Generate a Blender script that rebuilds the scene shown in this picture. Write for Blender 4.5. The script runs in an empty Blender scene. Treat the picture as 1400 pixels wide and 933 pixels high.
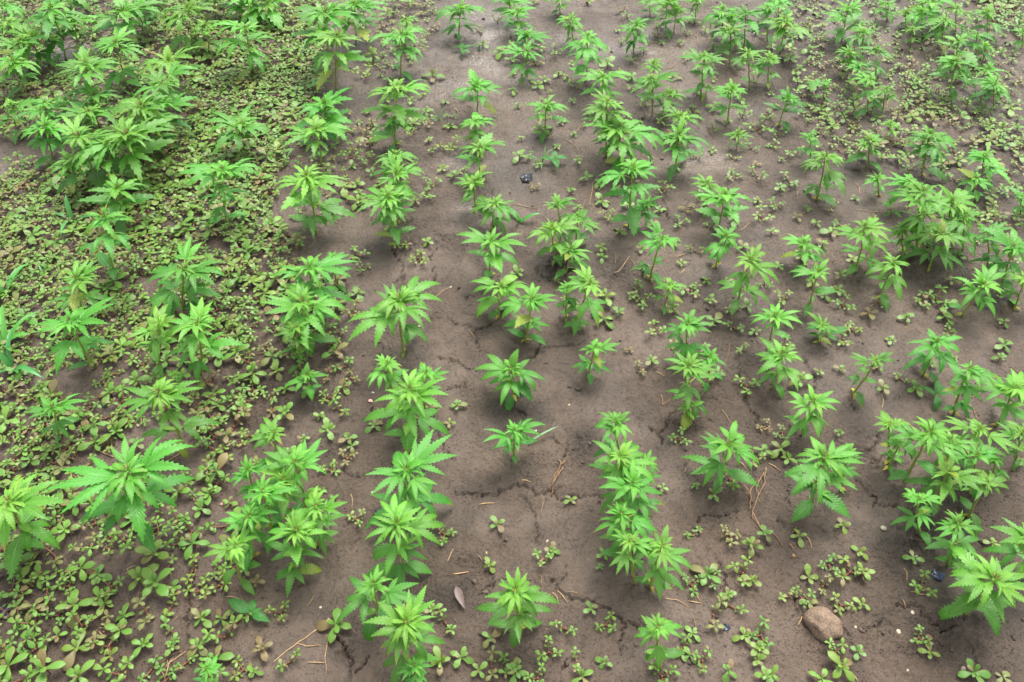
import bpy, math, random
import numpy as np
from mathutils import Matrix, Vector
sc = bpy.context.scene
C = sc.collection
R = math.radians
# ------------------------------------------------------------------ camera, light, exposure
CAM_H, LENS, PITCH = 1.6, 28.0, math.atan2(1250.0, 1400*28/36)
cd = bpy.data.cameras.new('camera'); cam = bpy.data.objects.new('camera', cd); C.objects.link(cam)
cd.lens = LENS; cd.sensor_width = 36; cd.sensor_fit = 'HORIZONTAL'; cd.clip_start = 0.02; cd.clip_end = 600
cam.location = (0, 0, CAM_H); cam.rotation_euler = (math.pi/2-PITCH, 0, 0)
sc.camera = cam
SUN_EL, SUN_AZ = 64.0, 25.0          # elevation, and bearing measured from +Y (away from the camera) towards +X
w = bpy.data.worlds.new('World'); sc.world = w; w.use_nodes = True
nt = w.node_tree; bg = nt.nodes['Background']
sky = nt.nodes.new('ShaderNodeTexSky'); sky.sky_type = 'NISHITA'; sky.sun_disc = False
sky.sun_elevation = R(SUN_EL); sky.sun_rotation = R(SUN_AZ); sky.air_density = 1.0; sky.dust_density = 4.0; sky.ozone_density = 1.0
hs = nt.nodes.new('ShaderNodeHueSaturation'); hs.inputs['Saturation'].default_value = 0.12     # an overcast, white sky
nt.links.new(sky.outputs[0], hs.inputs['Color']); nt.links.new(hs.outputs[0], bg.inputs[0]); bg.inputs[1].default_value = 0.116
sl = bpy.data.lights.new('sun', 'SUN'); sun = bpy.data.objects.new('sun', sl); C.objects.link(sun)
sl.energy = 1.5; sl.angle = R(30); sl.color = (1, .96, .89)
sd = Vector((math.sin(R(SUN_AZ))*math.cos(R(SUN_EL)), math.cos(R(SUN_AZ))*math.cos(R(SUN_EL)), math.sin(R(SUN_EL))))
sun.rotation_euler = sd.to_track_quat('Z', 'Y').to_euler()
sc.view_settings.view_transform = 'Standard'; sc.view_settings.look = 'None'
sc.view_settings.exposure = 1.8; sc.view_settings.gamma = 1

rng = random.Random(11); nr = np.random.default_rng(5)
FPX = 1400*LENS/36
def ray(x, y):
    u = (x-700)/FPX; v = (466.5-y)/FPX
    return (u, math.cos(PITCH)+v*math.sin(PITCH), -math.sin(PITCH)+v*math.cos(PITCH))
def ground_at(x, y):
    d = ray(x, y); t = CAM_H/-d[2]
    return d[0]*t, d[1]*t, t           # x, y on the ground, and metres of depth
# ------------------------------------------------------------------ noise
def perlin(x, y, seed=0):
    xi = np.floor(x).astype(np.int64); yi = np.floor(y).astype(np.int64)
    xf = x-xi; yf = y-yi
    def g(ix, iy):
        h = (ix*374761393 + iy*668265263 + seed*974634121) & 0xffffffff
        h = ((h ^ (h >> 13))*1274126177) & 0xffffffff
        a = ((h ^ (h >> 16)) & 0xffff)*(2*math.pi/65536)
        return np.cos(a), np.sin(a)
    def dot(ix, iy, dx, dy):
        a, b = g(ix, iy); return a*dx+b*dy
    u = xf*xf*xf*(xf*(xf*6-15)+10); v = yf*yf*yf*(yf*(yf*6-15)+10)
    n0 = dot(xi, yi, xf, yf); n1 = dot(xi+1, yi, xf-1, yf)
    n2 = dot(xi, yi+1, xf, yf-1); n3 = dot(xi+1, yi+1, xf-1, yf-1)
    return (n0+u*(n1-n0))*(1-v)+(n2+u*(n3-n2))*v
# ------------------------------------------------------------------ geometry helpers (quads only)
class Geo:
    def __init__(s): s.v = []; s.f = []; s.uv = []; s.m = []; s.n = 0
    def grid(s, P, UV=None, mat=0, close=False):
        P = np.asarray(P, float); a, b = P.shape[:2]
        s.v.append(P.reshape(-1, 3))
        s.uv.append(np.zeros((a*b, 2)) if UV is None else np.asarray(UV, float).reshape(-1, 2))
        i, j = np.meshgrid(np.arange(a-1), np.arange(b if close else b-1), indexing='ij'); i = i.ravel(); j = j.ravel(); k = (j+1) % b
        s.f.append(np.stack([i*b+j, (i+1)*b+j, (i+1)*b+k, i*b+k], 1)+s.n)
        s.m.append(np.full(len(i), mat)); s.n += a*b
    def tube(s, pts, rad, sides=6, mat=0, flat=1.0):
        pts = np.asarray(pts, float); n = len(pts); rad = np.broadcast_to(np.asarray(rad, float), (n,))
        tan = np.gradient(pts, axis=0); tan /= np.linalg.norm(tan, axis=1)[:, None]+1e-9
        up = np.where(np.abs(tan[:, 2:3]) > .9, np.array([[1., 0, 0]]), np.array([[0, 0, 1.]]))
        a = np.cross(tan, up); a /= np.linalg.norm(a, axis=1)[:, None]+1e-9; b = np.cross(a, tan)
        th = np.arange(sides)*2*math.pi/sides
        P = pts[:, None]+rad[:, None, None]*(np.cos(th)[None, :, None]*a[:, None]+flat*np.sin(th)[None, :, None]*b[:, None])
        P = np.concatenate([pts[:1, None].repeat(sides, 1), P, pts[-1:, None].repeat(sides, 1)], 0)   # closed ends
        s.grid(P, None, mat, close=True)
    def done(s):
        if isinstance(s.v, list):
            s.v = np.concatenate(s.v); s.f = np.concatenate(s.f); s.uv = np.concatenate(s.uv); s.m = np.concatenate(s.m)
        return s
    def mesh(s, name, mats, tint=None, smooth=True):
        s.done(); me = bpy.data.meshes.new(name)
        me.vertices.add(len(s.v)); me.vertices.foreach_set('co', s.v.astype(np.float32).ravel())
        me.loops.add(len(s.f)*4); me.loops.foreach_set('vertex_index', s.f.astype(np.int32).ravel())
        me.polygons.add(len(s.f)); me.polygons.foreach_set('loop_start', np.arange(0, len(s.f)*4, 4, dtype=np.int32))
        me.polygons.foreach_set('material_index', s.m.astype(np.int32))
        me.polygons.foreach_set('use_smooth', np.full(len(s.f), smooth))
        uvl = me.uv_layers.new(name='UVMap'); uvl.data.foreach_set('uv', s.uv[s.f.ravel()].astype(np.float32).ravel())
        if tint is not None:
            at = me.attributes.new('tint', 'FLOAT_COLOR', 'POINT'); at.data.foreach_set('color', tint.astype(np.float32).ravel())
        for m in mats: me.materials.append(m)
        me.update(calc_edges=True); me.validate()
        return me
def combine(items, name, mats, smooth=True):
    """items: (Geo, 4x4 matrix, rgba) -> one mesh with the tint per point"""
    V, F, U, Mi, T, n = [], [], [], [], [], 0
    for g, M, col in items:
        g.done(); A = np.array(M)
        V.append(g.v @ A[:3, :3].T + A[:3, 3]); F.append(g.f+n); U.append(g.uv); Mi.append(g.m); T.append(np.tile(col, (len(g.v), 1))); n += len(g.v)
    o = Geo(); o.v = np.concatenate(V); o.f = np.concatenate(F); o.uv = np.concatenate(U); o.m = np.concatenate(Mi)
    return o.mesh(name, mats, np.concatenate(T), smooth)
def obj(name, me, parent=None, loc=(0, 0, 0), rot=(0, 0, 0), scale=1.0, color=None):
    o = bpy.data.objects.new(name, me); C.objects.link(o); o.location = loc; o.rotation_euler = rot
    o.scale = (scale,)*3 if not hasattr(scale, '__len__') else scale
    if parent: o.parent = parent
    if color: o.color = color
    return o
def tag(o, label=None, cat=None, group=None, kind=None):
    for k, v in (('label', label), ('category', cat), ('group', group), ('kind', kind)):
        if v: o[k] = v
    return o
def leaflet(g, M, L, W, teeth, droop, fold, pitch0, hi=True, side=0.0, twist=0.0, wide=0.38, tooth=0.24, rs=None):
    """one serrated leaflet along +X of M, arching down, folded up along its midrib"""
    rs = rs or rng
    n = teeth*2+2; t = np.linspace(0, 1, n)
    peak = wide
    a = math.log(.5)/math.log(peak)
    w = W/2*np.sin(math.pi*np.clip(t, 0, 1)**a)**1.05
    w = w*(1-.18*t); w[0] = .035*L*.4; w[-1] = .004*L
    tt = t.copy()
    odd = (np.arange(n) % 2 == 1); odd[0] = odd[-1] = False
    we = w*np.where(odd, 1+tooth*.5, 1-tooth)
    te = tt+np.where(odd, .55/n, -.15/n); te[0] = 0; te[-1] = 1
    ang = pitch0-droop*t**1.2
    st = L/(n-1)
    cx = np.concatenate([[0], np.cumsum(np.cos(ang[:-1])*st)]); cz = np.concatenate([[0], np.cumsum(np.sin(ang[:-1])*st)])
    sx = np.gradient(cx, t); sz = np.gradient(cz, t); nrm = np.stack([-sz, sx], 1); nrm /= np.linalg.norm(nrm, axis=1)[:, None]
    bend = side*t**2*L
    cols = [(-1, 1), (-.52, .5), (0, 0), (.52, .5), (1, 1)] if hi else [(-1, 1), (0, 0), (1, 1)]
    P = np.zeros((n, len(cols), 3)); UV = np.zeros((n, len(cols), 2))
    wave = np.array([rs.uniform(-1, 1) for _ in range(n)])
    for ci, (sg, _) in enumerate(cols):
        ww = we if abs(sg) == 1 else w
        tq = te if abs(sg) == 1 else t
        x = np.interp(tq, t, cx); z = np.interp(tq, t, cz); nx = np.interp(tq, t, nrm[:, 0]); nz = np.interp(tq, t, nrm[:, 1])
        lift = np.abs(sg)*ww*math.tan(fold)
        if abs(sg) == .52: lift = lift+np.where(odd, .07, -.05)*ww+.05*ww
        if abs(sg) == 1: lift = lift+wave*.10*ww-.08*ww
        lift = lift+sg*ww*twist*t
        P[:, ci, 0] = x+nx*lift; P[:, ci, 1] = sg*ww+bend; P[:, ci, 2] = z+nz*lift
        UV[:, ci, 0] = tq; UV[:, ci, 1] = .5+.5*sg
    A = np.array(M); P = P @ A[:3, :3].T+A[:3, 3]
    g.grid(P, UV, 0)
SPREAD = {1: [(0, 1)], 3: [(0, 1), (44, .68), (-44, .68)], 5: [(0, 1), (33, .86), (-33, .86), (74, .5), (-74, .5)],
          7: [(0, 1), (27, .93), (-27, .93), (56, .74), (-56, .74), (96, .4), (-96, .4)]}
def palm_leaf(n, hi, rs):
    """palmate leaf: petiole from the origin, central leaflet 1 long, pointing out along +X"""
    g = Geo(); pl = {1: .07, 3: .13, 5: .20, 7: .25}[n]*rs.uniform(.7, 1.9); up = rs.uniform(.02, .12)
    q = np.linspace(0, 1, 4); pts = np.stack([q*pl, 0*q, up*np.sin(q*1.6)], 1)
    g.tube(pts, np.linspace(.022, .014, 4), 5 if hi else 4, 1)
    end = pts[-1]; droop0 = rs.uniform(.5, 1.65)
    for a, l in SPREAD[n]:
        a2 = a+rs.uniform(-5, 5); L = l*rs.uniform(.93, 1.05)
        W = L*({1: .45, 3: .295, 5: .25, 7: .225}[n])*rs.uniform(.9, 1.12) * (1.12 if l < .7 else 1)
        M = Matrix.Translation(end) @ Matrix.Rotation(R(a2), 4, 'Z') @ Matrix.Rotation(rs.uniform(-.18, .18), 4, 'X')
        teeth = max(5, int((11 if hi else 6)*(.45+.55*l)))
        leaflet(g, M, L, W, teeth, droop0*rs.uniform(.75, 1.3), R(rs.uniform(6, 20)), rs.uniform(.02, .28), hi,
                side=rs.uniform(-.07, .07), twist=rs.uniform(-.25, .25), wide=.43 if n > 1 else .4, rs=rs)
    return g.done()
def growing_tip(hi, rs):
    """the crowded young leaves at the top of a shoot, about 1 in reach"""
    g = Geo(); k = 0
    for ring, (cnt, L, pit, dr) in enumerate([(6, 1.0, .30, 1.25), (5, .74, .66, 1.2), (5, .45, 1.05, .7)]):
        off = rs.uniform(0, 6.28)
        for i in range(cnt):
            a = off+i*2*math.pi/cnt+rs.uniform(-.3, .3)
            M = Matrix.Translation((.02*math.cos(a), .02*math.sin(a), .05*ring)) @ Matrix.Rotation(a, 4, 'Z') @ Matrix.Rotation(rs.uniform(-.3, .3), 4, 'X')
            l = L*rs.uniform(.7, 1.12)
            leaflet(g, M, l, l*rs.uniform(.17, .235), 7 if hi else 4, dr*rs.uniform(.6, 1.4), R(rs.uniform(12, 28)), pit*rs.uniform(.55, 1.25), hi and ring < 2,
                    side=rs.uniform(-.1, .1), twist=rs.uniform(-.3, .3), wide=.42, rs=rs)
    for i in range(7):
        a = i*.9; M = Matrix.Translation((.03*math.cos(a), .03*math.sin(a), .1)) @ Matrix.Rotation(a, 4, 'Z')
        n0 = len(g.m); leaflet(g, M, .24, .05, 2, .3, R(20), 1.1, False, rs=rs); g.m[-1][:] = 1
    return g.done()
def fleshy_leaf(rs, n=8, k=8):
    """plump spoon-shaped leaf, 1 long, along +X, with an upper and a lower skin"""
    g = Geo(); t = np.linspace(0, 1, n) if n > 5 else np.array([0, .3, .62, .88, 1.0])
    w = np.interp(t, [0, .15, .4, .65, .85, .96, 1], [.05, .08, .2, .29, .24, .12, .03])*rs.uniform(.85, 1.1)
    up = rs.uniform(.0, .25); z = up*t-rs.uniform(.1, .35)*t*t
    th = np.linspace(0, 2*math.pi, k+1)[:-1] if k > 3 else np.array([0, math.pi, 1.5*math.pi])
    P = np.zeros((n, k, 3)); UV = np.zeros((n, k, 2))
    for j, a in enumerate(th):
        P[:, j, 0] = t; P[:, j, 1] = np.cos(a)*w; P[:, j, 2] = z+np.sin(a)*w*(.16 if math.sin(a) > 0 else .22)+.12*w*np.abs(np.cos(a))
        UV[:, j, 0] = t; UV[:, j, 1] = .5+.5*math.cos(a)
    g.grid(P, UV, 0, close=True)
    return g.done()
# ------------------------------------------------------------------ materials
def new_mat(name):
    m = bpy.data.materials.new(name); m.use_nodes = True; t = m.node_tree
    return m, t, t.nodes, t.links, t.nodes['Principled BSDF'], t.nodes['Material Output']
def nd(N, typ, **kw):
    n = N.new(typ)
    for k, v in kw.items():
        if k in n.inputs: n.inputs[k].default_value = v
        else: setattr(n, k, v)
    return n
def mth(N, L, op, a, b=None, c=None):
    n = N.new('ShaderNodeMath'); n.operation = op
    for i, x in enumerate((a, b, c)):
        if x is None: continue
        if isinstance(x, (int, float)): n.inputs[i].default_value = x
        else: L.new(x, n.inputs[i])
    return n.outputs[0]
def mixc(N, L, fac, a, b, blend='MIX'):
    n = N.new('ShaderNodeMix'); n.data_type = 'RGBA'; n.blend_type = blend
    for sock, x in ((n.inputs[0], fac), (n.inputs[6], a), (n.inputs[7], b)):
        if isinstance(x, (int, float)): sock.default_value = x
        elif isinstance(x, tuple): sock.default_value = x+(1,) if len(x) == 3 else x
        else: L.new(x, sock)
    return n.outputs[2]
def ramp(N, L, fac, stops):
    n = N.new('ShaderNodeValToRGB'); e = n.color_ramp.elements
    while len(e) < len(stops): e.new(.5)
    for x, (p, c) in zip(e, stops): x.position = p; x.color = c+(1,) if len(c) == 3 else c
    if fac is not None: L.new(fac, n.inputs[0])
    return n.outputs[0]
def leaf_mat(name, attr=False, veins=True, rough=.42, trans=.3, edge=None, spec=.5, tips=False):
    m, t, N, L, P, O = new_mat(name)
    if attr: src = nd(N, 'ShaderNodeAttribute', attribute_name='tint').outputs['Color']
    else: src = N.new('ShaderNodeObjectInfo').outputs['Color']
    uv = nd(N, 'ShaderNodeUVMap', uv_map='UVMap').outputs[0]
    sp = N.new('ShaderNodeSeparateXYZ'); L.new(uv, sp.inputs[0]); u, v = sp.outputs[0], sp.outputs[1]
    av = mth(N, L, 'ABSOLUTE', mth(N, L, 'MULTIPLY_ADD', v, 2.0, -1.0))
    tc = N.new('ShaderNodeTexCoord')
    nz = nd(N, 'ShaderNodeTexNoise', Scale=9.0 if veins else 4.0, Detail=4.0); L.new(tc.outputs['Object'], nz.inputs[0])
    col = mixc(N, L, mth(N, L, 'MULTIPLY', nz.outputs[0], .55), src, mixc(N, L, 1.0, src, (.62, .72, .5), 'MULTIPLY'))
    bump_h = nz.outputs[0]
    if veins:
        ph = mth(N, L, 'MULTIPLY_ADD', u, 12.0, mth(N, L, 'MULTIPLY', av, -3.2))
        s = mth(N, L, 'ABSOLUTE', mth(N, L, 'SINE', mth(N, L, 'MULTIPLY', ph, math.pi)))
        line = mth(N, L, 'SUBTRACT', 1.0, mth(N, L, 'MULTIPLY', s, 3.5)); line = mth(N, L, 'MAXIMUM', line, 0.0)
        rib = mth(N, L, 'MAXIMUM', mth(N, L, 'SUBTRACT', 1.0, mth(N, L, 'MULTIPLY', av, 11.0)), 0.0)
        both = mth(N, L, 'MINIMUM', mth(N, L, 'MULTIPLY_ADD', line, .35, mth(N, L, 'MULTIPLY', rib, .8)), 1.0)
        col = mixc(N, L, both, col, mixc(N, L, 1.0, col, (1.7, 1.35, 1.9), 'MULTIPLY'))
        bump_h = mth(N, L, 'SUBTRACT', mth(N, L, 'MULTIPLY', s, .8), rib)
        bp = nd(N, 'ShaderNodeBump', Strength=.35, Distance=.002)
    else:
        if edge: col = mixc(N, L, mth(N, L, 'MULTIPLY', mth(N, L, 'POWER', av, 4.0), .55), col, edge)
        bp = nd(N, 'ShaderNodeBump', Strength=.12, Distance=.002)
    L.new(bump_h, bp.inputs['Height'])
    if tips:      # some leaves are browned towards their tips and edges
        rnd = N.new('ShaderNodeObjectInfo').outputs['Random']
        n2 = nd(N, 'ShaderNodeTexNoise', Scale=7.0, Detail=5.0); L.new(tc.outputs['Object'], n2.inputs[0])
        k = mth(N, L, 'ADD', mth(N, L, 'MULTIPLY_ADD', u, 1.0, mth(N, L, 'MULTIPLY', av, .35)), mth(N, L, 'MULTIPLY', n2.outputs[0], .9))
        k = mth(N, L, 'ADD', k, mth(N, L, 'MULTIPLY', mth(N, L, 'MAXIMUM', mth(N, L, 'SUBTRACT', rnd, .80), 0.0), 2.2))
        mr = nd(N, 'ShaderNodeMapRange'); L.new(k, mr.inputs[0]); mr.inputs[1].default_value = 1.72; mr.inputs[2].default_value = 2.0
        col = mixc(N, L, mth(N, L, 'MULTIPLY', mr.outputs[0], mth(N, L, 'GREATER_THAN', rnd, .80)), col, ramp(N, L, mr.outputs[0], [(.0, (.28, .30, .04)), (.6, (.33, .26, .06)), (1.0, (.22, .13, .05))]))
    geo = N.new('ShaderNodeNewGeometry')
    col = mixc(N, L, mth(N, L, 'MULTIPLY', geo.outputs['Backfacing'], .35 if veins else 0.0), col, (.16, .27, .12))
    L.new(col, P.inputs['Base Color']); L.new(bp.outputs[0], P.inputs['Normal'])
    P.inputs['Roughness'].default_value = rough; P.inputs['Specular IOR Level'].default_value = spec
    if trans:
        tr = N.new('ShaderNodeBsdfTranslucent'); L.new(mixc(N, L, 1.0, col, (1.25, 1.3, .55), 'MULTIPLY'), tr.inputs[0]); L.new(bp.outputs[0], tr.inputs[1])
        mx = N.new('ShaderNodeMixShader'); mx.inputs[0].default_value = trans
        L.new(P.outputs[0], mx.inputs[1]); L.new(tr.outputs[0], mx.inputs[2]); L.new(mx.outputs[0], O.inputs[0])
    return m
def plain_mat(name, c1, c2, scale=30, rough=.6, bump=.2, spec=.4, use_obj=False):
    m, t, N, L, P, O = new_mat(name)
    tc = N.new('ShaderNodeTexCoord'); nz = nd(N, 'ShaderNodeTexNoise', Scale=scale, Detail=5.0); L.new(tc.outputs['Object'], nz.inputs[0])
    f = ramp(N, L, nz.outputs[0], [(.35, (0, 0, 0)), (.65, (1, 1, 1))])
    col = mixc(N, L, f, c1, c2)
    if use_obj: col = mixc(N, L, 1.0, col, N.new('ShaderNodeObjectInfo').outputs['Color'], 'MULTIPLY')
    L.new(col, P.inputs['Base Color']); P.inputs['Roughness'].default_value = rough; P.inputs['Specular IOR Level'].default_value = spec
    b = nd(N, 'ShaderNodeBump', Strength=bump, Distance=.003); L.new(nz.outputs[0], b.inputs['Height']); L.new(b.outputs[0], P.inputs['Normal'])
    return m
M_LEAF = leaf_mat('hemp_leaf', trans=.42, spec=.46, rough=.36, tips=True); M_LEAF_A = leaf_mat('hemp_leaf_tinted', attr=True, trans=.42, spec=.52, rough=.37)
M_STEM = plain_mat('hemp_stem', (.19, .29, .05), (.22, .22, .06), 60, .5)
M_BUD = plain_mat('bud_brown', (.16, .16, .04), (.17, .09, .04), 200, .6)
M_FLESH = leaf_mat('purslane_leaf', veins=False, rough=.46, trans=.12, edge=(.17, .11, .05), spec=.32); M_FLESH_A = leaf_mat('purslane_leaf_tinted', attr=True, veins=False, rough=.46, trans=.12, edge=(.17, .11, .05), spec=.32)
M_RED = plain_mat('purslane_stem', (.16, .055, .035), (.17, .10, .045), 80, .4)
M_GRASS = leaf_mat('grass_blade', veins=False, rough=.4, trans=.3)
M_STRAW = plain_mat('dry_straw', (.34, .24, .13), (.22, .14, .08), 90, .75, .3, use_obj=True)
M_STONE = plain_mat('river_stone', (.19, .13, .085), (.115, .08, .056), 230, .7, .8)
M_PEBBLE = plain_mat('pale_pebble', (.5, .45, .38), (.36, .30, .24), 150, .6, .3, use_obj=True)
M_PLASTIC = plain_mat('black_plastic', (.012, .013, .016), (.022, .024, .03), 40, .3, .3, use_obj=True)
M_DEAD = plain_mat('dead_leaf', (.15, .11, .10), (.09, .065, .06), 50, .6, .4)
M_CRUMB = plain_mat('soil_crumb', (.088, .064, .048), (.045, .033, .027), 70, .8, .5)
def soil_mat():
    m, t, N, L, P, O = new_mat('wet_soil')
    tc = N.new('ShaderNodeTexCoord'); co = tc.outputs['Object']
    def noise(s, d=4.0, r=.55, dist=0.0):
        n = nd(N, 'ShaderNodeTexNoise', Scale=s, Detail=d, Roughness=r, Distortion=dist); L.new(co, n.inputs[0]); return n.outputs[0]
    big = noise(2.2, 5, .6, .4); mid = noise(14, 6, .65, .3); fine = noise(95, 5, .7); vf = noise(420, 3, .7)
    at = nd(N, 'ShaderNodeAttribute', attribute_name='damp_shade').outputs['Fac']
    wet = mth(N, L, 'ADD', mth(N, L, 'MULTIPLY_ADD', big, .9, mth(N, L, 'MULTIPLY', mid, .7)), mth(N, L, 'MULTIPLY_ADD', at, .55, mth(N, L, 'MULTIPLY', fine, .35)))
    f = ramp(N, L, wet, [(.0, (0, 0, 0)), (1.0, (1, 1, 1))])
    mp = nd(N, 'ShaderNodeMapRange'); L.new(wet, mp.inputs[0]); mp.inputs[1].default_value = .84; mp.inputs[2].default_value = 1.26
    wv = mp.outputs[0]
    col = mixc(N, L, wv, (.094, .0665, .0495), (.025, .018, .0138))
    col = mixc(N, L, mth(N, L, 'MULTIPLY', noise(3.1, 3), .35), col, (.086, .066, .045))
    sp = ramp(N, L, fine, [(.30, (.55, .53, .5)), (.48, (1, 1, 1)), (.7, (1.12, 1.1, 1.08))])
    col = mixc(N, L, 1.0, col, sp, 'MULTIPLY')
    grit = ramp(N, L, vf, [(.30, (.6, .58, .56)), (.5, (1, 1, 1)), (.72, (1.25, 1.2, 1.15))])
    col = mixc(N, L, .8, col, grit, 'MULTIPLY')
    v2 = nd(N, 'ShaderNodeTexVoronoi', Scale=150.0, Randomness=1.0); L.new(co, v2.inputs[0])       # rain pits and grit
    pit = ramp(N, L, v2.outputs['Distance'], [(.0, (0, 0, 0)), (.34, (1, 1, 1))])
    pk = mth(N, L, 'MULTIPLY', mth(N, L, 'GREATER_THAN', mid, .46), mth(N, L, 'SUBTRACT', 1.0, pit))
    col = mixc(N, L, mth(N, L, 'MULTIPLY', pk, .34), col, (.030, .022, .017))
    L.new(col, P.inputs['Base Color'])
    rr = nd(N, 'ShaderNodeMapRange'); L.new(mth(N, L, 'MULTIPLY_ADD', big, .6, mth(N, L, 'MULTIPLY', fine, .5)), rr.inputs[0])
    rr.inputs[1].default_value = .4; rr.inputs[2].default_value = .75; rr.inputs[3].default_value = .25; rr.inputs[4].default_value = .55
    slk = nd(N, 'ShaderNodeAttribute', attribute_name='slick').outputs['Fac']      # wet film on the mud
    L.new(mth(N, L, 'MULTIPLY', rr.outputs[0], mth(N, L, 'MULTIPLY_ADD', slk, -.55, 1.0)), P.inputs['Roughness']); L.new(mth(N, L, 'MULTIPLY_ADD', slk, .32, .32), P.inputs['Specular IOR Level'])
    vo = nd(N, 'ShaderNodeTexVoronoi', Scale=110.0, feature='SMOOTH_F1'); L.new(co, vo.inputs[0])
    h = mth(N, L, 'ADD', mth(N, L, 'MULTIPLY_ADD', pk, -.5, fine), mth(N, L, 'MULTIPLY_ADD', vf, .35, mth(N, L, 'MULTIPLY', vo.outputs[0], .6)))
    b = nd(N, 'ShaderNodeBump', Strength=.95, Distance=.0075); L.new(h, b.inputs['Height']); L.new(b.outputs[0], P.inputs['Normal'])
    sm = nd(N, 'ShaderNodeMapRange'); L.new(noise(2.7, 4, .6, .5), sm.inputs[0]); sm.inputs[1].default_value = .4; sm.inputs[2].default_value = .62; sm.inputs[3].default_value = .55; sm.inputs[4].default_value = 1.0
    L.new(mth(N, L, 'MULTIPLY', sm.outputs[0], mth(N, L, 'MULTIPLY_ADD', slk, -.6, 1.0)), b.inputs['Strength'])       # smooth, settled mud and rougher crust
    return m
M_SOIL = soil_mat()
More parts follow.
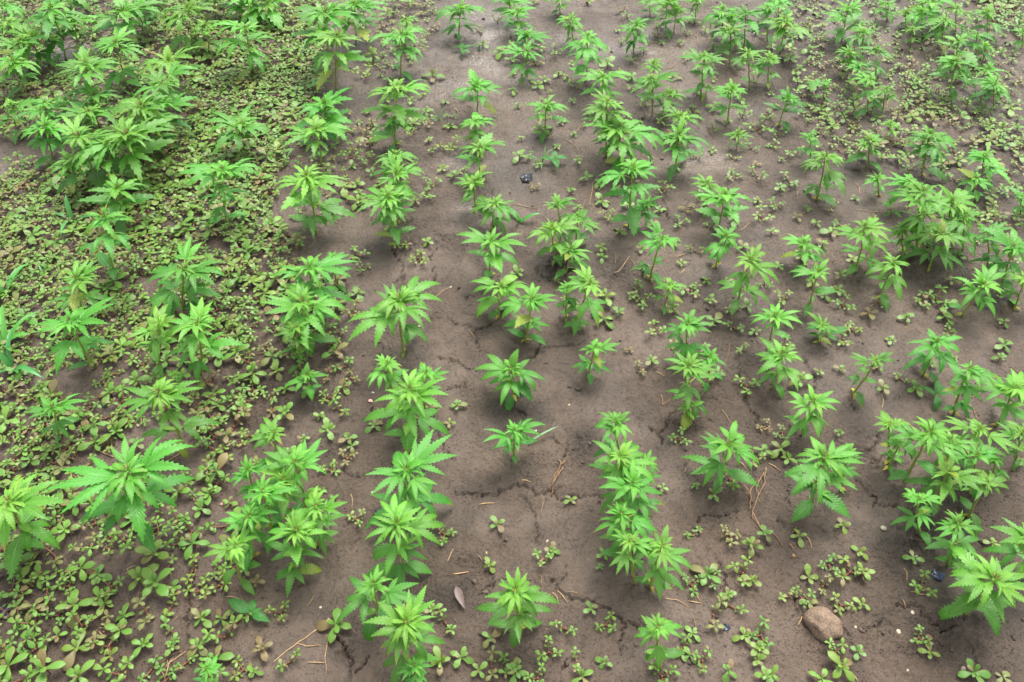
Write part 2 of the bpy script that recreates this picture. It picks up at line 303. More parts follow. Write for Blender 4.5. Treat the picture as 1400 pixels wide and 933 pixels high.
# each hemp plant: top of the shoot (x, y), foot of the stem (x, y) and breadth, measured on the 1400 px photograph; turned into metres on the ground below
HEMP=[
(70,12,90,85,85),(170,15,172,60,80),(5,8,5,40,45),(12,28,15,62,48),(160,60,172,122,75),(45,52,55,95,70),(20,88,37,132,66),
(115,84,128,170,80),(128,128,132,182,72),(15,140,20,185,58),(255,8,262,68,85),(282,30,285,75,50),(230,82,238,130,85),(220,113,225,172,78),
(193,148,200,210,88),(172,184,185,255,108),(108,186,135,258,100),(60,172,72,222,78),(335,40,348,104,74),(330,168,328,212,78),(303,235,309,310,84),
(88,143,95,178,50),(345,-12,348,32,72),(205,-6,206,22,62),(95,-8,97,22,60),(292,-8,294,25,60),
(366,4,373,34,58),(445,18,452,100,92),(484,8,486,62,74),(462,50,460,128,88),(555,25,552,62,40),(550,50,547,110,74),(630,8,627,52,60),(697,-2,697,30,46),
(652,118,652,158,62),(543,125,541,205,84),(443,143,445,192,88),(433,180,440,230,82),(540,170,540,212,50),(540,212,540,255,58),(650,165,652,205,56),(657,205,655,250,68),
(707,14,709,50,50),(720,47,722,78,46),(720,68,712,110,50),(765,0,766,22,46),(780,27,785,62,46),(803,48,800,113,62),(870,35,866,76,46),(913,2,911,45,60),(925,15,922,47,46),
(988,13,992,60,56),(1020,18,1018,66,52),(1000,42,997,88,56),(893,86,893,140,50),(890,108,892,160,52),(963,76,958,135,52),(968,120,962,138,30),(1022,70,1026,122,50),
(825,103,828,150,60),(830,138,829,215,66),(845,172,850,228,92),(747,145,746,185,56),(915,132,912,166,42),(930,160,928,195,50),(928,185,922,235,70),(1000,125,993,175,56),(1010,183,1008,205,40),
(888,0,890,22,38),(952,-2,950,27,40),(1048,13,1050,60,48),(1052,80,1050,118,40),
(1062,2,1064,36,52),(1072,30,1066,76,60),(1158,20,1150,62,60),(1172,35,1172,58,36),(1212,6,1215,30,42),(1237,18,1240,38,40),(1248,40,1247,64,40),(1275,0,1278,40,60),(1308,10,1308,46,46),
(1350,16,1352,56,56),(1395,46,1398,68,38),(1160,73,1160,105,38),(1200,66,1198,110,44),(1172,92,1175,126,46),(1190,106,1188,155,48),(1212,120,1208,152,40),(1128,112,1126,140,42),(1078,131,1065,170,52),
(1310,58,1310,100,60),(1347,62,1345,86,38),(1307,83,1300,132,62),(1350,96,1350,130,52),(1358,116,1360,150,60),(1218,168,1218,190,36),(1190,190,1190,225,50),(1108,186,1110,225,42),(1130,210,1118,272,76),(1272,184,1262,240,78),(1345,216,1342,250,66),
(162,260,165,312,100),(142,303,160,385,112),(105,380,115,442,96),(98,440,132,508,98),(252,366,250,432,106),(218,446,215,512,92),(272,440,275,512,98),
(418,240,431,320,96),(542,236,545,302,68),(530,268,540,335,88),(455,348,462,395,46),(422,363,430,432,98),(413,413,420,475,100),(405,452,410,508,62),(547,408,553,483,116),
(648,250,650,292,52),(678,280,672,314,62),(672,326,670,378,78),(685,388,682,432,78),
(865,231,860,315,90),(885,278,868,312,44),(762,280,765,340,48),(790,298,785,345,58),(755,316,760,362,62),(780,343,772,377,58),(905,323,888,385,62),(915,386,907,422,46),(967,253,965,292,50),(990,270,980,320,70),(992,326,975,370,60),(1025,360,1006,425,78),
(727,405,718,465,88),(808,388,785,448,74),(776,394,775,440,42),(940,443,935,502,70),(1060,428,1052,480,64),
(1200,243,1203,268,38),(1245,246,1243,288,62),(1262,260,1255,345,78),(1300,273,1295,332,78),(1287,320,1270,372,78),(1330,246,1335,275,60),(1392,273,1395,302,44),(1182,310,1168,372,82),(1222,358,1203,408,66),
(1098,333,1100,368,60),(1118,370,1105,422,64),(1125,446,1120,468,50),(1350,316,1350,370,52),(1385,336,1370,390,84),(1345,388,1315,432,78),(1402,380,1388,424,64),(1283,466,1262,513,84),(1215,279,1220,294,32),
(75,556,82,605,70),(216,538,250,613,108),(240,514,245,542,44),(172,638,198,733,165),(8,680,30,750,138),
(420,513,428,540,54),(528,498,540,560,76),(583,508,580,562,68),(560,532,555,605,110),(375,590,385,662,78),(405,630,420,702,98),(360,666,375,742,92),(556,637,557,707,130),(700,501,702,540,90),(703,590,700,628,68),
(815,470,804,515,54),(842,575,850,642,80),(942,500,945,570,96),(972,485,965,530,52),(942,553,945,573,38),(848,625,852,692,86),(880,630,882,682,52),(863,657,870,722,98),(997,603,983,655,104),(1072,483,1055,530,78),
(1197,490,1163,540,54),(1328,498,1307,565,74),(1392,527,1365,582,98),(1112,550,1095,597,82),(1125,622,1110,690,118),(1160,618,1150,672,48),(1215,576,1218,632,58),(1270,590,1235,660,98),(1340,580,1325,632,78),(1230,605,1215,642,52),
(1295,645,1268,692,92),(1350,658,1325,707,84),(1257,683,1262,735,68),(1363,623,1358,662,48),(1400,583,1390,642,64),
(322,750,332,802,74),(405,727,405,792,102),(543,718,548,782,128),(510,795,525,852,112),(555,853,560,915,122),(567,910,568,948,48),(705,808,710,864,112),
(850,705,855,762,98),(905,745,890,805,90),(862,742,870,800,72),(900,852,905,915,80),(1315,717,1300,772,88),(1357,793,1320,842,134),(1408,735,1395,790,105),(285,915,290,945,50),
(190,10,195,46,60),(330,0,332,30,55),(205,165,208,218,72),(150,195,156,258,78),(95,215,104,266,78),(225,138,228,192,66),(122,152,127,207,66),(60,140,66,188,58),(30,60,36,105,60),(102,28,106,70,62),
(432,688,434,747,84),(342,700,347,762,84),(386,655,393,720,88),(338,640,350,695,72),(1262,296,1265,352,66),(1318,300,1316,350,66),(1235,310,1238,355,56),(1000,22,998,66,52),(1290,30,1290,70,50),(1335,50,1335,90,48),(1260,15,1262,50,46),(1180,45,1180,80,42),(1335,620,1332,668,66),(1300,600,1296,648,62),
]
# ------------------------------------------------------------------ the ground: one sheet, finely modelled where the camera looks
def grow(a, step, end):
    o = [a]
    while abs(o[-1]) < end: step *= 1.45; o.append(o[-1]+math.copysign(step, a) if a else o[-1]+step)
    return o
xc = np.arange(0, 1.05, .0035); xm = np.arange(1.05, 2.45, .0072); xo = np.array(grow(2.45, .012, 90.0))
xp = np.concatenate([xc, xm, xo]); GX = np.concatenate([-xp[:0:-1], xp])
ys = [.42]; 
while ys[-1] < 3.55: ys.append(ys[-1]+.0028+.0056*(ys[-1]-.42)/3.0)
yo = []; q = ys[-1]; s_ = .012
while q < 160: s_ *= 1.45; q += s_; yo.append(q)
yb = []; q = ys[0]; s_ = .012
while q > -40: s_ *= 1.45; q -= s_; yb.append(q)
GY = np.array(yb[::-1]+ys+yo)
X, Y = np.meshgrid(GX, GY, indexing='ij')
near = np.clip(1-np.maximum(np.abs(X)-3, 0)/3, 0, 1)*np.clip(1-np.maximum(Y-4.5, 0)/3, 0, 1)
Z = .016*perlin(X*1.3, Y*1.3, 1)+.010*perlin(X*3.7, Y*3.1, 2)+near*(.009*perlin(X*9, Y*8, 3)+.0055*perlin(X*21, Y*21, 4)+(.35+.9*np.clip(.5+1.5*perlin(X*1.9, Y*1.9, 21), 0, 1))*(.0021*perlin(X*52, Y*52, 5)+.0009*perlin(X*120, Y*120, 6)))
rough = np.clip(perlin(X*2.1+7, Y*2.1, 9)*2+.1, 0, 1)          # cloddy patches
Z += near*rough*(.010*np.abs(perlin(X*30, Y*30, 7))+.006*np.abs(perlin(X*70, Y*70, 8)))
damp_shade = np.zeros_like(Z)  # soil darkening: wet spots plus painted shade below a few plants
def disc(px, py, rpx, fn):
    x, y, t = ground_at(px, py); r = rpx/FPX*t
    i0, i1 = np.searchsorted(GX, [x-3*r, x+3*r]); j0, j1 = np.searchsorted(GY, [y-3*r, y+3*r])
    sl_ = (slice(i0, i1), slice(j0, j1)); d = np.hypot(X[sl_]-x, Y[sl_]-y)/r
    fn(sl_, d)
def dent(depth, rim):
    def f(sl_, d): Z[sl_] += -depth*np.exp(-d**4)+rim*np.exp(-((d-1.25)/.3)**2)
    return f
def wet_shade_spot(a):
    def f(sl_, d): damp_shade[sl_] += .65*a*np.exp(-d**2)
    return f
slick = np.zeros_like(Z)
def film(a):
    def f(sl_, d): slick[sl_] = np.clip(slick[sl_]+a*np.exp(-d**2)*(.6+.9*perlin(X[sl_]*6, Y[sl_]*6, 41)), 0, 1)
    return f
for px, py, r, a in [(660, 30, 60, 1), (640, 95, 46, 1), (690, 120, 46, 1), (600, 130, 30, .8), (625, 230, 30, .8), (640, 290, 26, .7), (100, 72, 40, 1), (1010, 150, 40, .6), (860, 60, 44, .8), (950, 220, 46, .6), (760, 60, 40, .8), (1120, 40, 50, .6), (1050, 330, 50, .5), (740, 200, 40, .7), (5, 235, 24, .8), (960, 380, 40, .5)]:
    disc(px, py, r, film(a))
def lumps(a):
    def f(sl_, d): Z[sl_] += a*np.exp(-d**2)*(np.abs(perlin(X[sl_]*46, Y[sl_]*46, 31))*1.2+.5*perlin(X[sl_]*110, Y[sl_]*110, 32))
    return f
# shallow hollows and foot prints in the bare strips, darker wet spots with the shade below a few plants painted in, loose cloddy spots
for px, py, r, dp in [(640, 270, 34, .008), (610, 340, 26, .010), (680, 150, 40, .008), (600, 110, 30, .007), (645, 560, 34, .006), (760, 560, 60, .006), (735, 690, 55, .007),
                      (1130, 470, 50, .007), (640, 790, 30, .012), (1110, 690, 60, .006), (1010, 530, 55, .006), (1240, 880, 60, .008), (960, 700, 40, .006), (470, 640, 45, .006),
                      (690, 60, 34, .008), (760, 130, 26, .006), (830, 520, 50, .005), (1180, 640, 30, .008), (500, 470, 34, .006), (1290, 400, 35, .007), (1060, 260, 30, .006)]:
    disc(px, py, r, dent(dp, dp*.3))
for px, py, r, a in [(690, 560, 34, 1.0), (800, 600, 26, 1.0), (430, 545, 24, .8), (508, 345, 20, .7), (925, 590, 30, .5), (1190, 590, 34, .7), (610, 820, 30, .8), (735, 560, 20, .8), (560, 720, 30, .5),
                     (700, 240, 60, .4), (1230, 740, 40, .9), (1290, 700, 60, .7), (1320, 870, 60, .6), (1270, 400, 50, .6), (885, 560, 26, .5), (840, 370, 26, .7), (760, 365, 30, .8), (380, 780, 40, .5),
                     (1160, 230, 40, .5), (470, 830, 40, .5), (1080, 120, 50, .5), (930, 170, 30, .5), (880, 790, 40, .5), (1160, 300, 40, .4)]:
    disc(px, py, r, wet_shade_spot(a))
for px, py, r, a in [(800, 605, 24, .016), (610, 330, 20, .014), (474, 890, 14, .03), (770, 365, 22, .016), (840, 372, 22, .014), (700, 560, 20, .010), (1180, 600, 30, .012), (870, 190, 40, .010),
                     (1240, 730, 30, .012), (740, 795, 18, .012), (560, 345, 24, .010), (1320, 860, 40, .010), (880, 95, 30, .01), (500, 340, 14, .012), (1000, 800, 40, .006), (640, 805, 26, .012), (1124, 858, 40, .010), (270, 255, 40, .02), (90, 250, 30, .02)]:
    disc(px, py, r, lumps(a))
for k_, p_ in enumerate(HEMP):      # the soil is disturbed round each stem: a low cloddy rim or hollow
    m_r = random.Random(k_*7+1)
    disc(p_[2], p_[3], m_r.uniform(14, 26)*(.5+p_[3]/1000), lumps(m_r.uniform(.004, .012)))
    disc(p_[2], p_[3], m_r.uniform(10, 16)*(.5+p_[3]/1000), dent(m_r.uniform(-.004, .004), m_r.uniform(0, .004)))
CRACKS = [(2.2, [(577, 434), (610, 432), (628, 443), (650, 447), (672, 443)]), (1.8, [(650, 447), (653, 466), (656, 480)]), (1.6, [(522, 466), (520, 490)]), (2.2, [(596, 340), (589, 355), (594, 378), (592, 393)]),
 (2.2, [(590, 488), (600, 488), (627, 493), (642, 506), (662, 506)]), (1.8, [(610, 531), (635, 528), (637, 518)]), (2.6, [(595, 578), (600, 591), (605, 611), (622, 630)]),
 (3.2, [(622, 673), (652, 673), (670, 676), (700, 661), (720, 663), (735, 673), (752, 668), (765, 681), (800, 678), (817, 681), (842, 676)]), (2.2, [(717, 678), (730, 700), (737, 745)]),
 (2.6, [(740, 466), (733, 482), (718, 494)]), (2.2, [(740, 471), (760, 476), (790, 472), (800, 466)]), (2.6, [(700, 548), (710, 558), (719, 566)]), (2.6, [(755, 593), (760, 603), (776, 616), (770, 626)]),
 (3.0, [(920, 561), (912, 581), (904, 593), (906, 608)]), (2.2, [(880, 581), (892, 588), (904, 590)]), (2.6, [(1017, 536), (1022, 553), (1035, 568), (1034, 578)]), (1.8, [(1010, 496), (1014, 518)]),
 (2.6, [(1098, 486), (1104, 503), (1116, 523), (1115, 536)]), (2.4, [(1172, 657), (1190, 676), (1197, 683), (1192, 696)]), (2.0, [(1197, 690), (1215, 694), (1226, 690)]),
 (3.0, [(750, 792), (765, 805), (782, 820), (805, 819), (830, 832), (855, 850), (872, 860)]), (2.6, [(855, 850), (851, 872), (847, 880), (850, 895)]), (3.0, [(957, 700), (955, 732)]), (1.8, [(960, 701), (982, 703), (1010, 699)]),
 (2.2, [(980, 760), (985, 778), (992, 795), (994, 810)]), (2.6, [(1225, 830), (1250, 825), (1270, 842), (1287, 860), (1315, 857)]), (2.0, [(1152, 855), (1160, 866), (1167, 880)]), (2.0, [(1182, 858), (1197, 855), (1210, 845)]),
 (4.5, [(460, 872), (472, 895), (480, 920), (480, 940)]), (3.0, [(505, 900), (497, 912), (487, 922)]), (2.6, [(268, 770), (264, 790), (260, 812), (255, 850), (255, 882)]), (3.2, [(462, 638), (470, 646), (487, 652), (507, 652)]),
 (2.2, [(440, 583), (452, 594), (462, 601)]), (2.0, [(507, 551), (509, 560), (507, 574)]), (2.0, [(378, 548), (382, 566)]), (2.0, [(730, 370), (742, 380), (752, 385)]), (2.6, [(1175, 622), (1190, 617), (1200, 605), (1203, 588)]),
 (1.8, [(775, 900), (768, 915), (766, 935)]), (1.8, [(1060, 700), (1075, 722)]), (1.8, [(535, 340), (548, 360), (551, 385), (552, 400)]), (2.0, [(945, 150), (960, 170), (975, 190)]), (1.6, [(1370, 675), (1390, 690)])]
crng = random.Random(3)
def carve(width_mm, pts):
    P = [ground_at(*p)[:2] for p in pts]; Q = []
    for (ax, ay), (bx, by) in zip(P[:-1], P[1:]):
        n = max(2, int(math.hypot(bx-ax, by-ay)/.006))
        for i in range(n):
            k = i/n; j = .0034; Q.append((ax+(bx-ax)*k+crng.gauss(0, j), ay+(by-ay)*k+crng.gauss(0, j)))
    Q.append(P[-1]); N = len(Q)
    for i in range(N-1):
        (ax, ay), (bx, by) = Q[i], Q[i+1]; k = i/N; wd = (width_mm*.00026)*(.55+.75*math.sin(math.pi*min(1, k+.08))**.6)*crng.uniform(.5, 1.5)+.0005
        m_ = wd+.008
        i0, i1 = np.searchsorted(GX, [min(ax, bx)-m_, max(ax, bx)+m_]); j0, j1 = np.searchsorted(GY, [min(ay, by)-m_, max(ay, by)+m_])
        s = (slice(i0, i1), slice(j0, j1)); dx, dy = bx-ax, by-ay; l2 = dx*dx+dy*dy+1e-12
        tt = np.clip(((X[s]-ax)*dx+(Y[s]-ay)*dy)/l2, 0, 1); d = np.hypot(X[s]-ax-tt*dx, Y[s]-ay-tt*dy)
        cut = np.clip(1.35-d/wd, 0, 1)*.014
        CUT[s] = np.maximum(CUT[s], cut)
CUT = np.zeros_like(Z)
for wmm, pts in CRACKS: carve(wmm, pts)
for k in range(22):        # hairline cracks in the crust between the rows
    px, py = crng.uniform(360, 1380), crng.uniform(250, 930); a = crng.uniform(0, 6.28); pts = [(px, py)]
    for i in range(crng.randint(2, 4)): a += crng.uniform(-.7, .7); px += 13*math.cos(a); py += 10*math.sin(a); pts.append((px, py))
    carve(crng.uniform(.7, 1.2), pts)
SURF = Z.copy(); Z = Z-CUT
g = Geo(); g.grid(np.stack([X, Y, Z], 2), np.stack([X, Y], 2)); me = g.mesh('ground', [M_SOIL])
at = me.attributes.new('slick', 'FLOAT', 'POINT'); at.data.foreach_set('value', slick.astype(np.float32).ravel())
at = me.attributes.new('damp_shade', 'FLOAT', 'POINT'); at.data.foreach_set('value', damp_shade.astype(np.float32).ravel())
tag(obj('ground', me), 'wet brown mud with cracks between the plant rows', None, None, 'structure')
def gz(x, y):
    i = int(np.clip(np.searchsorted(GX, x)-1, 0, len(GX)-2)); j = int(np.clip(np.searchsorted(GY, y)-1, 0, len(GY)-2))
    a = (x-GX[i])/(GX[i+1]-GX[i]); b = (y-GY[j])/(GY[j+1]-GY[j])
    return float((SURF[i, j]*(1-a)+SURF[i+1, j]*a)*(1-b)+(SURF[i, j+1]*(1-a)+SURF[i+1, j+1]*a)*b)
# ------------------------------------------------------------------ hemp plants
NV = 9
LEAVES = {}; TIPS = {}
for hi in (True, False):
    rs = random.Random(40+hi)
    for n in (1, 3, 5, 7): LEAVES[n, hi] = [palm_leaf(n, hi, rs) for _ in range(NV if hi else 5)]
    TIPS[hi] = [growing_tip(hi, rs) for _ in range(5 if hi else 4)]
LEAF_ME = {k: [q.mesh('leaf_blade', [M_LEAF, M_STEM]) for q in v] for k, v in LEAVES.items()}
TIP_ME = {k: [q.mesh('growing_tip', [M_LEAF, M_BUD]) for q in v] for k, v in TIPS.items()}
def oval_leaf():
    g = Geo(); leaflet(g, Matrix.Identity(4), 1, .42, 3, .9, R(14), .1, False, tooth=0.0); return g.done()
SEED_ME = oval_leaf().mesh('seed_leaf', [M_LEAF])
def jig(c, k=.12, r=rng):
    s = r.uniform(1-k, 1+k); return tuple(max(0, x*s*r.uniform(1-k*.5, 1+k*.5)) for x in c)+(1.0,)
OLD, MID, YOUNG, YELLOW = (.076, .252, .034), (.104, .318, .040), (.145, .375, .046), (.42, .36, .05)
def hemp_layout(h, S, lean_v, r):
    """list of (kind, leaflets, height fraction, azimuth, pitch, size, colour)"""
    l = S/2/1.12; out = []
    az0 = r.uniform(-.7, .7); side = math.pi/2
    tall, small = h > .15, h < .085
    if tall: tiers = [(.20, 1, .80, .1, OLD), (.40, 1 if r.random() < .5 else 3, .98, 0, OLD), (.58, 3, .98, .08, OLD), (.77, 5 if r.random() < .6 else 3, 1.05, .16, MID), (.90, 7 if S > .17 else 5, 1.0, .26, MID), (.965, 5, .72, .42, YOUNG)]
    elif small: tiers = [(.35, 1, .7, .1, OLD), (.62, 1 if r.random() < .5 else 3, .9, .2, MID), (.88, 3, 1.0, .30, MID), (.96, 3, .6, .5, YOUNG)]
    else: tiers = [(.24, 1, .80, .05, OLD), (.52, 1 if r.random() < .4 else 3, 1.0, .05, OLD), (.74, 3, 1.05, .15, MID), (.89, 5, 1.05, .26, MID), (.97, 3, .7, .45, YOUNG)]
    jit = r.uniform(.9, 1.12); tiers = [(t*(1 if t > .95 else jit*r.uniform(.93, 1.06) if t < .85 else r.uniform(.96, 1.03)), k, s*r.uniform(.85, 1.12), p+r.uniform(-.12, .12), c) for t, k, s, p, c in tiers]
    if tall and r.random() < .35: tiers.pop(r.randrange(0, 3))
    n = len(tiers)
    for i, (t, k, s, p, c) in enumerate(tiers):
        az = az0+(n-2-i)*side
        for q in (0, 1):
            if r.random() < (.3 if i == 0 else .08): continue
            tt = t+r.uniform(-.03, .03) - .02*q
            out.append((k if r.random() < .8 or k < 3 else k-2, tt, az+q*math.pi+r.uniform(-.35, .35), p+r.gauss(-.04, .2), l*s*r.uniform(.76, 1.14)*min(1, .68+tt*h/(l*s+1e-6)), c))
            if not small and 0 < i < n-1 and r.random() < .55:      # a young shoot in the leaf axil
                out.append((3 if r.random() < .7 else 1, tt+.01, az+q*math.pi+r.uniform(-.5, .5), p+r.uniform(.1, .6), l*r.uniform(.38, .58), YOUNG))
    return out, l
def stem_geo(h, lx, ly, r):
    g = Geo(); q = np.linspace(0, 1, 8); bx, by = r.uniform(-.03, .03)*h, r.uniform(-.03, .03)*h
    pts = np.stack([lx*q+bx*np.sin(q*math.pi)+.0012*np.sin(q*17+r.random()*6), ly*q+by*np.sin(q*math.pi), -.012+(h+.012)*q], 1)
    g.tube(pts, np.linspace(.0036, .0017, 8)*(.55+2.4*h), 8, 0); return g.done(), pts
HEMPS = []
for ax, ay, bx, by, span in HEMP:
    x, y, t = ground_at(bx, by); d = ray(ax, ay); k = y/d[1]
    hh = .96*max(.05, min(.30, d[2]*k+CAM_H)); S = span/FPX*k
    HEMPS.append(dict(x=x, y=y, h=hh, lean=max(-.5*hh, min(.5*hh, d[0]*k-x)), S=max(S, .075)*(1.0+.26*max(0, min(1, (y-.6)/1.7))), px=(bx, by), apx=(ax, ay)))
# rows: they run away from the camera, turned a little to the left
YAW, PITCHROW = R(6.75), .219
us = np.array([p['x']*math.cos(YAW)+p['y']*math.sin(YAW) for p in HEMPS])
ph = np.angle(np.exp(2j*np.pi*us/PITCHROW).mean())/(2*np.pi)*PITCHROW
for p, u in zip(HEMPS, us): p['row'] = int(round((u-ph)/PITCHROW))
r0 = min(p['row'] for p in HEMPS)
rows = sorted(set(p['row'] for p in HEMPS)); rid = {r: i for i, r in enumerate(rows)}
ORD = 'first second third fourth fifth sixth seventh eighth ninth tenth eleventh twelfth thirteenth fourteenth fifteenth sixteenth seventeenth eighteenth nineteenth twentieth'.split()
ORD += ['twenty-'+o for o in ORD[:9]]
half = len(rows)//2
for r in rows:
    mem = sorted([p for p in HEMPS if p['row'] == r], key=lambda p: p['y'])
    for i, p in enumerate(mem):
        p['ord'] = ORD[i]
        p['rown'] = (ORD[rid[r]]+' row from the left') if rid[r] <= half else (ORD[len(rows)-1-rid[r]]+' row from the right')
        p['rown'] = p['rown'].replace('first row from the left', 'far left row').replace('first row from the right', 'far right row')
SPECIAL = {(172, 638): 'large pale hemp plant with wide drooping leaves among purslane at lower left', (705, 808): 'lone hemp plant beside the shrivelled leaf in the bare strip',
 (703, 590): 'small hemp plant with a loose grass blade lying beside it', (700, 501): 'lone low hemp plant over a dark patch in the middle strip',
 (900, 852): 'hemp plant with one browned leaf edge at the bottom, left of the stone', (1357, 793): 'pale broad hemp plant over the blue scrap in the lower right corner',
 (815, 470): 'tiny lone hemp seedling on smooth mud in the middle', (547, 408): 'wide hemp plant with flat spread leaves beside long cracks in the centre',
 (1125, 622): 'broad hemp plant with two long hanging leaves above the stone', (630, 8): 'lone hemp plant on shiny mud at the top of the bare strip',
 (8, 680): 'large hemp plant cut off by the left edge of the picture', (567, 910): 'small hemp shoot at the foot of the nearest tall plant',
 (555, 853): 'tall hemp plant nearest the camera at the bottom centre', (997, 603): 'hemp plant beside the tangle of dry roots', (285, 915): 'low hemp seedling poking through purslane at the bottom left edge',
 (1197, 490): 'slanting hemp plant leaning right from a bare stem foot', (747, 145): 'hemp plant with a grass tuft at its foot', (1408, 735): 'yellowing hemp plant cut off by the right edge near the bottom'}
def look(p):
    a = 'tall' if p['h'] > .185 else 'short' if p['h'] < .105 else 'mid-height'
    b = 'broad' if p['S'] > .165 else 'narrow' if p['S'] < .11 else 'bushy' if p['h'] > .13 else 'spreading'
    return a+' '+b
for p in HEMPS:
    r = random.Random(int(p['x']*9973)+int(p['y']*7919))
    hi = p['y'] < 1.75; h, S = p['h'], p['S']; z = gz(p['x'], p['y'])
    t = bpy.data.objects.new('hemp_plant', None); C.objects.link(t); t.empty_display_size = .02; t.location = (p['x'], p['y'], z)
    lab = SPECIAL.get(p['apx']) or f"{look(p)} hemp plant, {p['ord']} from the front in the {p['rown']}"
    tag(t, lab, 'hemp plant', 'young hemp plants growing in rows')
    p['label'] = lab
    sg, pts = stem_geo(h, p['lean'], r.uniform(-.04, .04)*h, r)
    obj('stem', sg.mesh('stem', [M_STEM]), t)
    q = np.linspace(0, 1, 8); pos = lambda f: tuple(float(np.interp(f, q, pts[:, i])) for i in range(3))
    lay, l = hemp_layout(h, S, None, r); tint = r.uniform(.84, 1.15); yel = r.uniform(.8, 1.25)
    for k, f, az, pit, size, c in lay:
        cc = jig((c[0]*tint*yel, c[1]*tint, c[2]*tint), .14, r)
        if k == 1 and r.random() < .10: cc = jig((.22, .30, .04), .1, r)
        obj('leaf', r.choice(LEAF_ME[k, hi]), t, pos(f), (r.uniform(-.15, .15), -pit, az), size, cc)
    obj('growing_tip', r.choice(TIP_ME[hi]), t, pos(.985), (r.uniform(-.15, .15), r.uniform(-.15, .15), r.uniform(0, 6.28)), l*r.uniform(.5, .8), jig((YOUNG[0]*yel, YOUNG[1], YOUNG[2]), .12, r))
    if p['y'] < 2.4 and r.random() < .75:
        a = r.uniform(0, 6.28)
        for kk in range(r.randint(1, 2)):
            obj('seed_leaf', SEED_ME, t, pos(min(.2, .02/h)), (0, r.uniform(-.2, .5), a+kk*math.pi), r.uniform(.016, .026), jig(YELLOW if r.random() < .7 else (.2, .28, .06), .15, r))
# ------------------------------------------------------------------ labels for small things: which hemp plant they lie beside
USED = set(p['label'] for p in HEMPS)
SHORT = {}
for p in HEMPS: SHORT[id(p)] = f"{p['ord']} hemp from the front, {p['rown'].replace(' the ', ' ')}"
def beside(x, y, kinds):
    near_ = sorted(HEMPS, key=lambda p: (p['x']-x)**2+(p['y']-y)**2)[:5]
    for kd in kinds:
        for p in near_:
            dx, dy = x-p['x'], y-p['y']
            pos_ = ('right of' if dx > 0 else 'left of') if abs(dx) > abs(dy) else ('behind' if dy > 0 else 'before')
            lab = f"{kd} {pos_} the {SHORT[id(p)]}"
            if lab not in USED: USED.add(lab); return lab
    return None
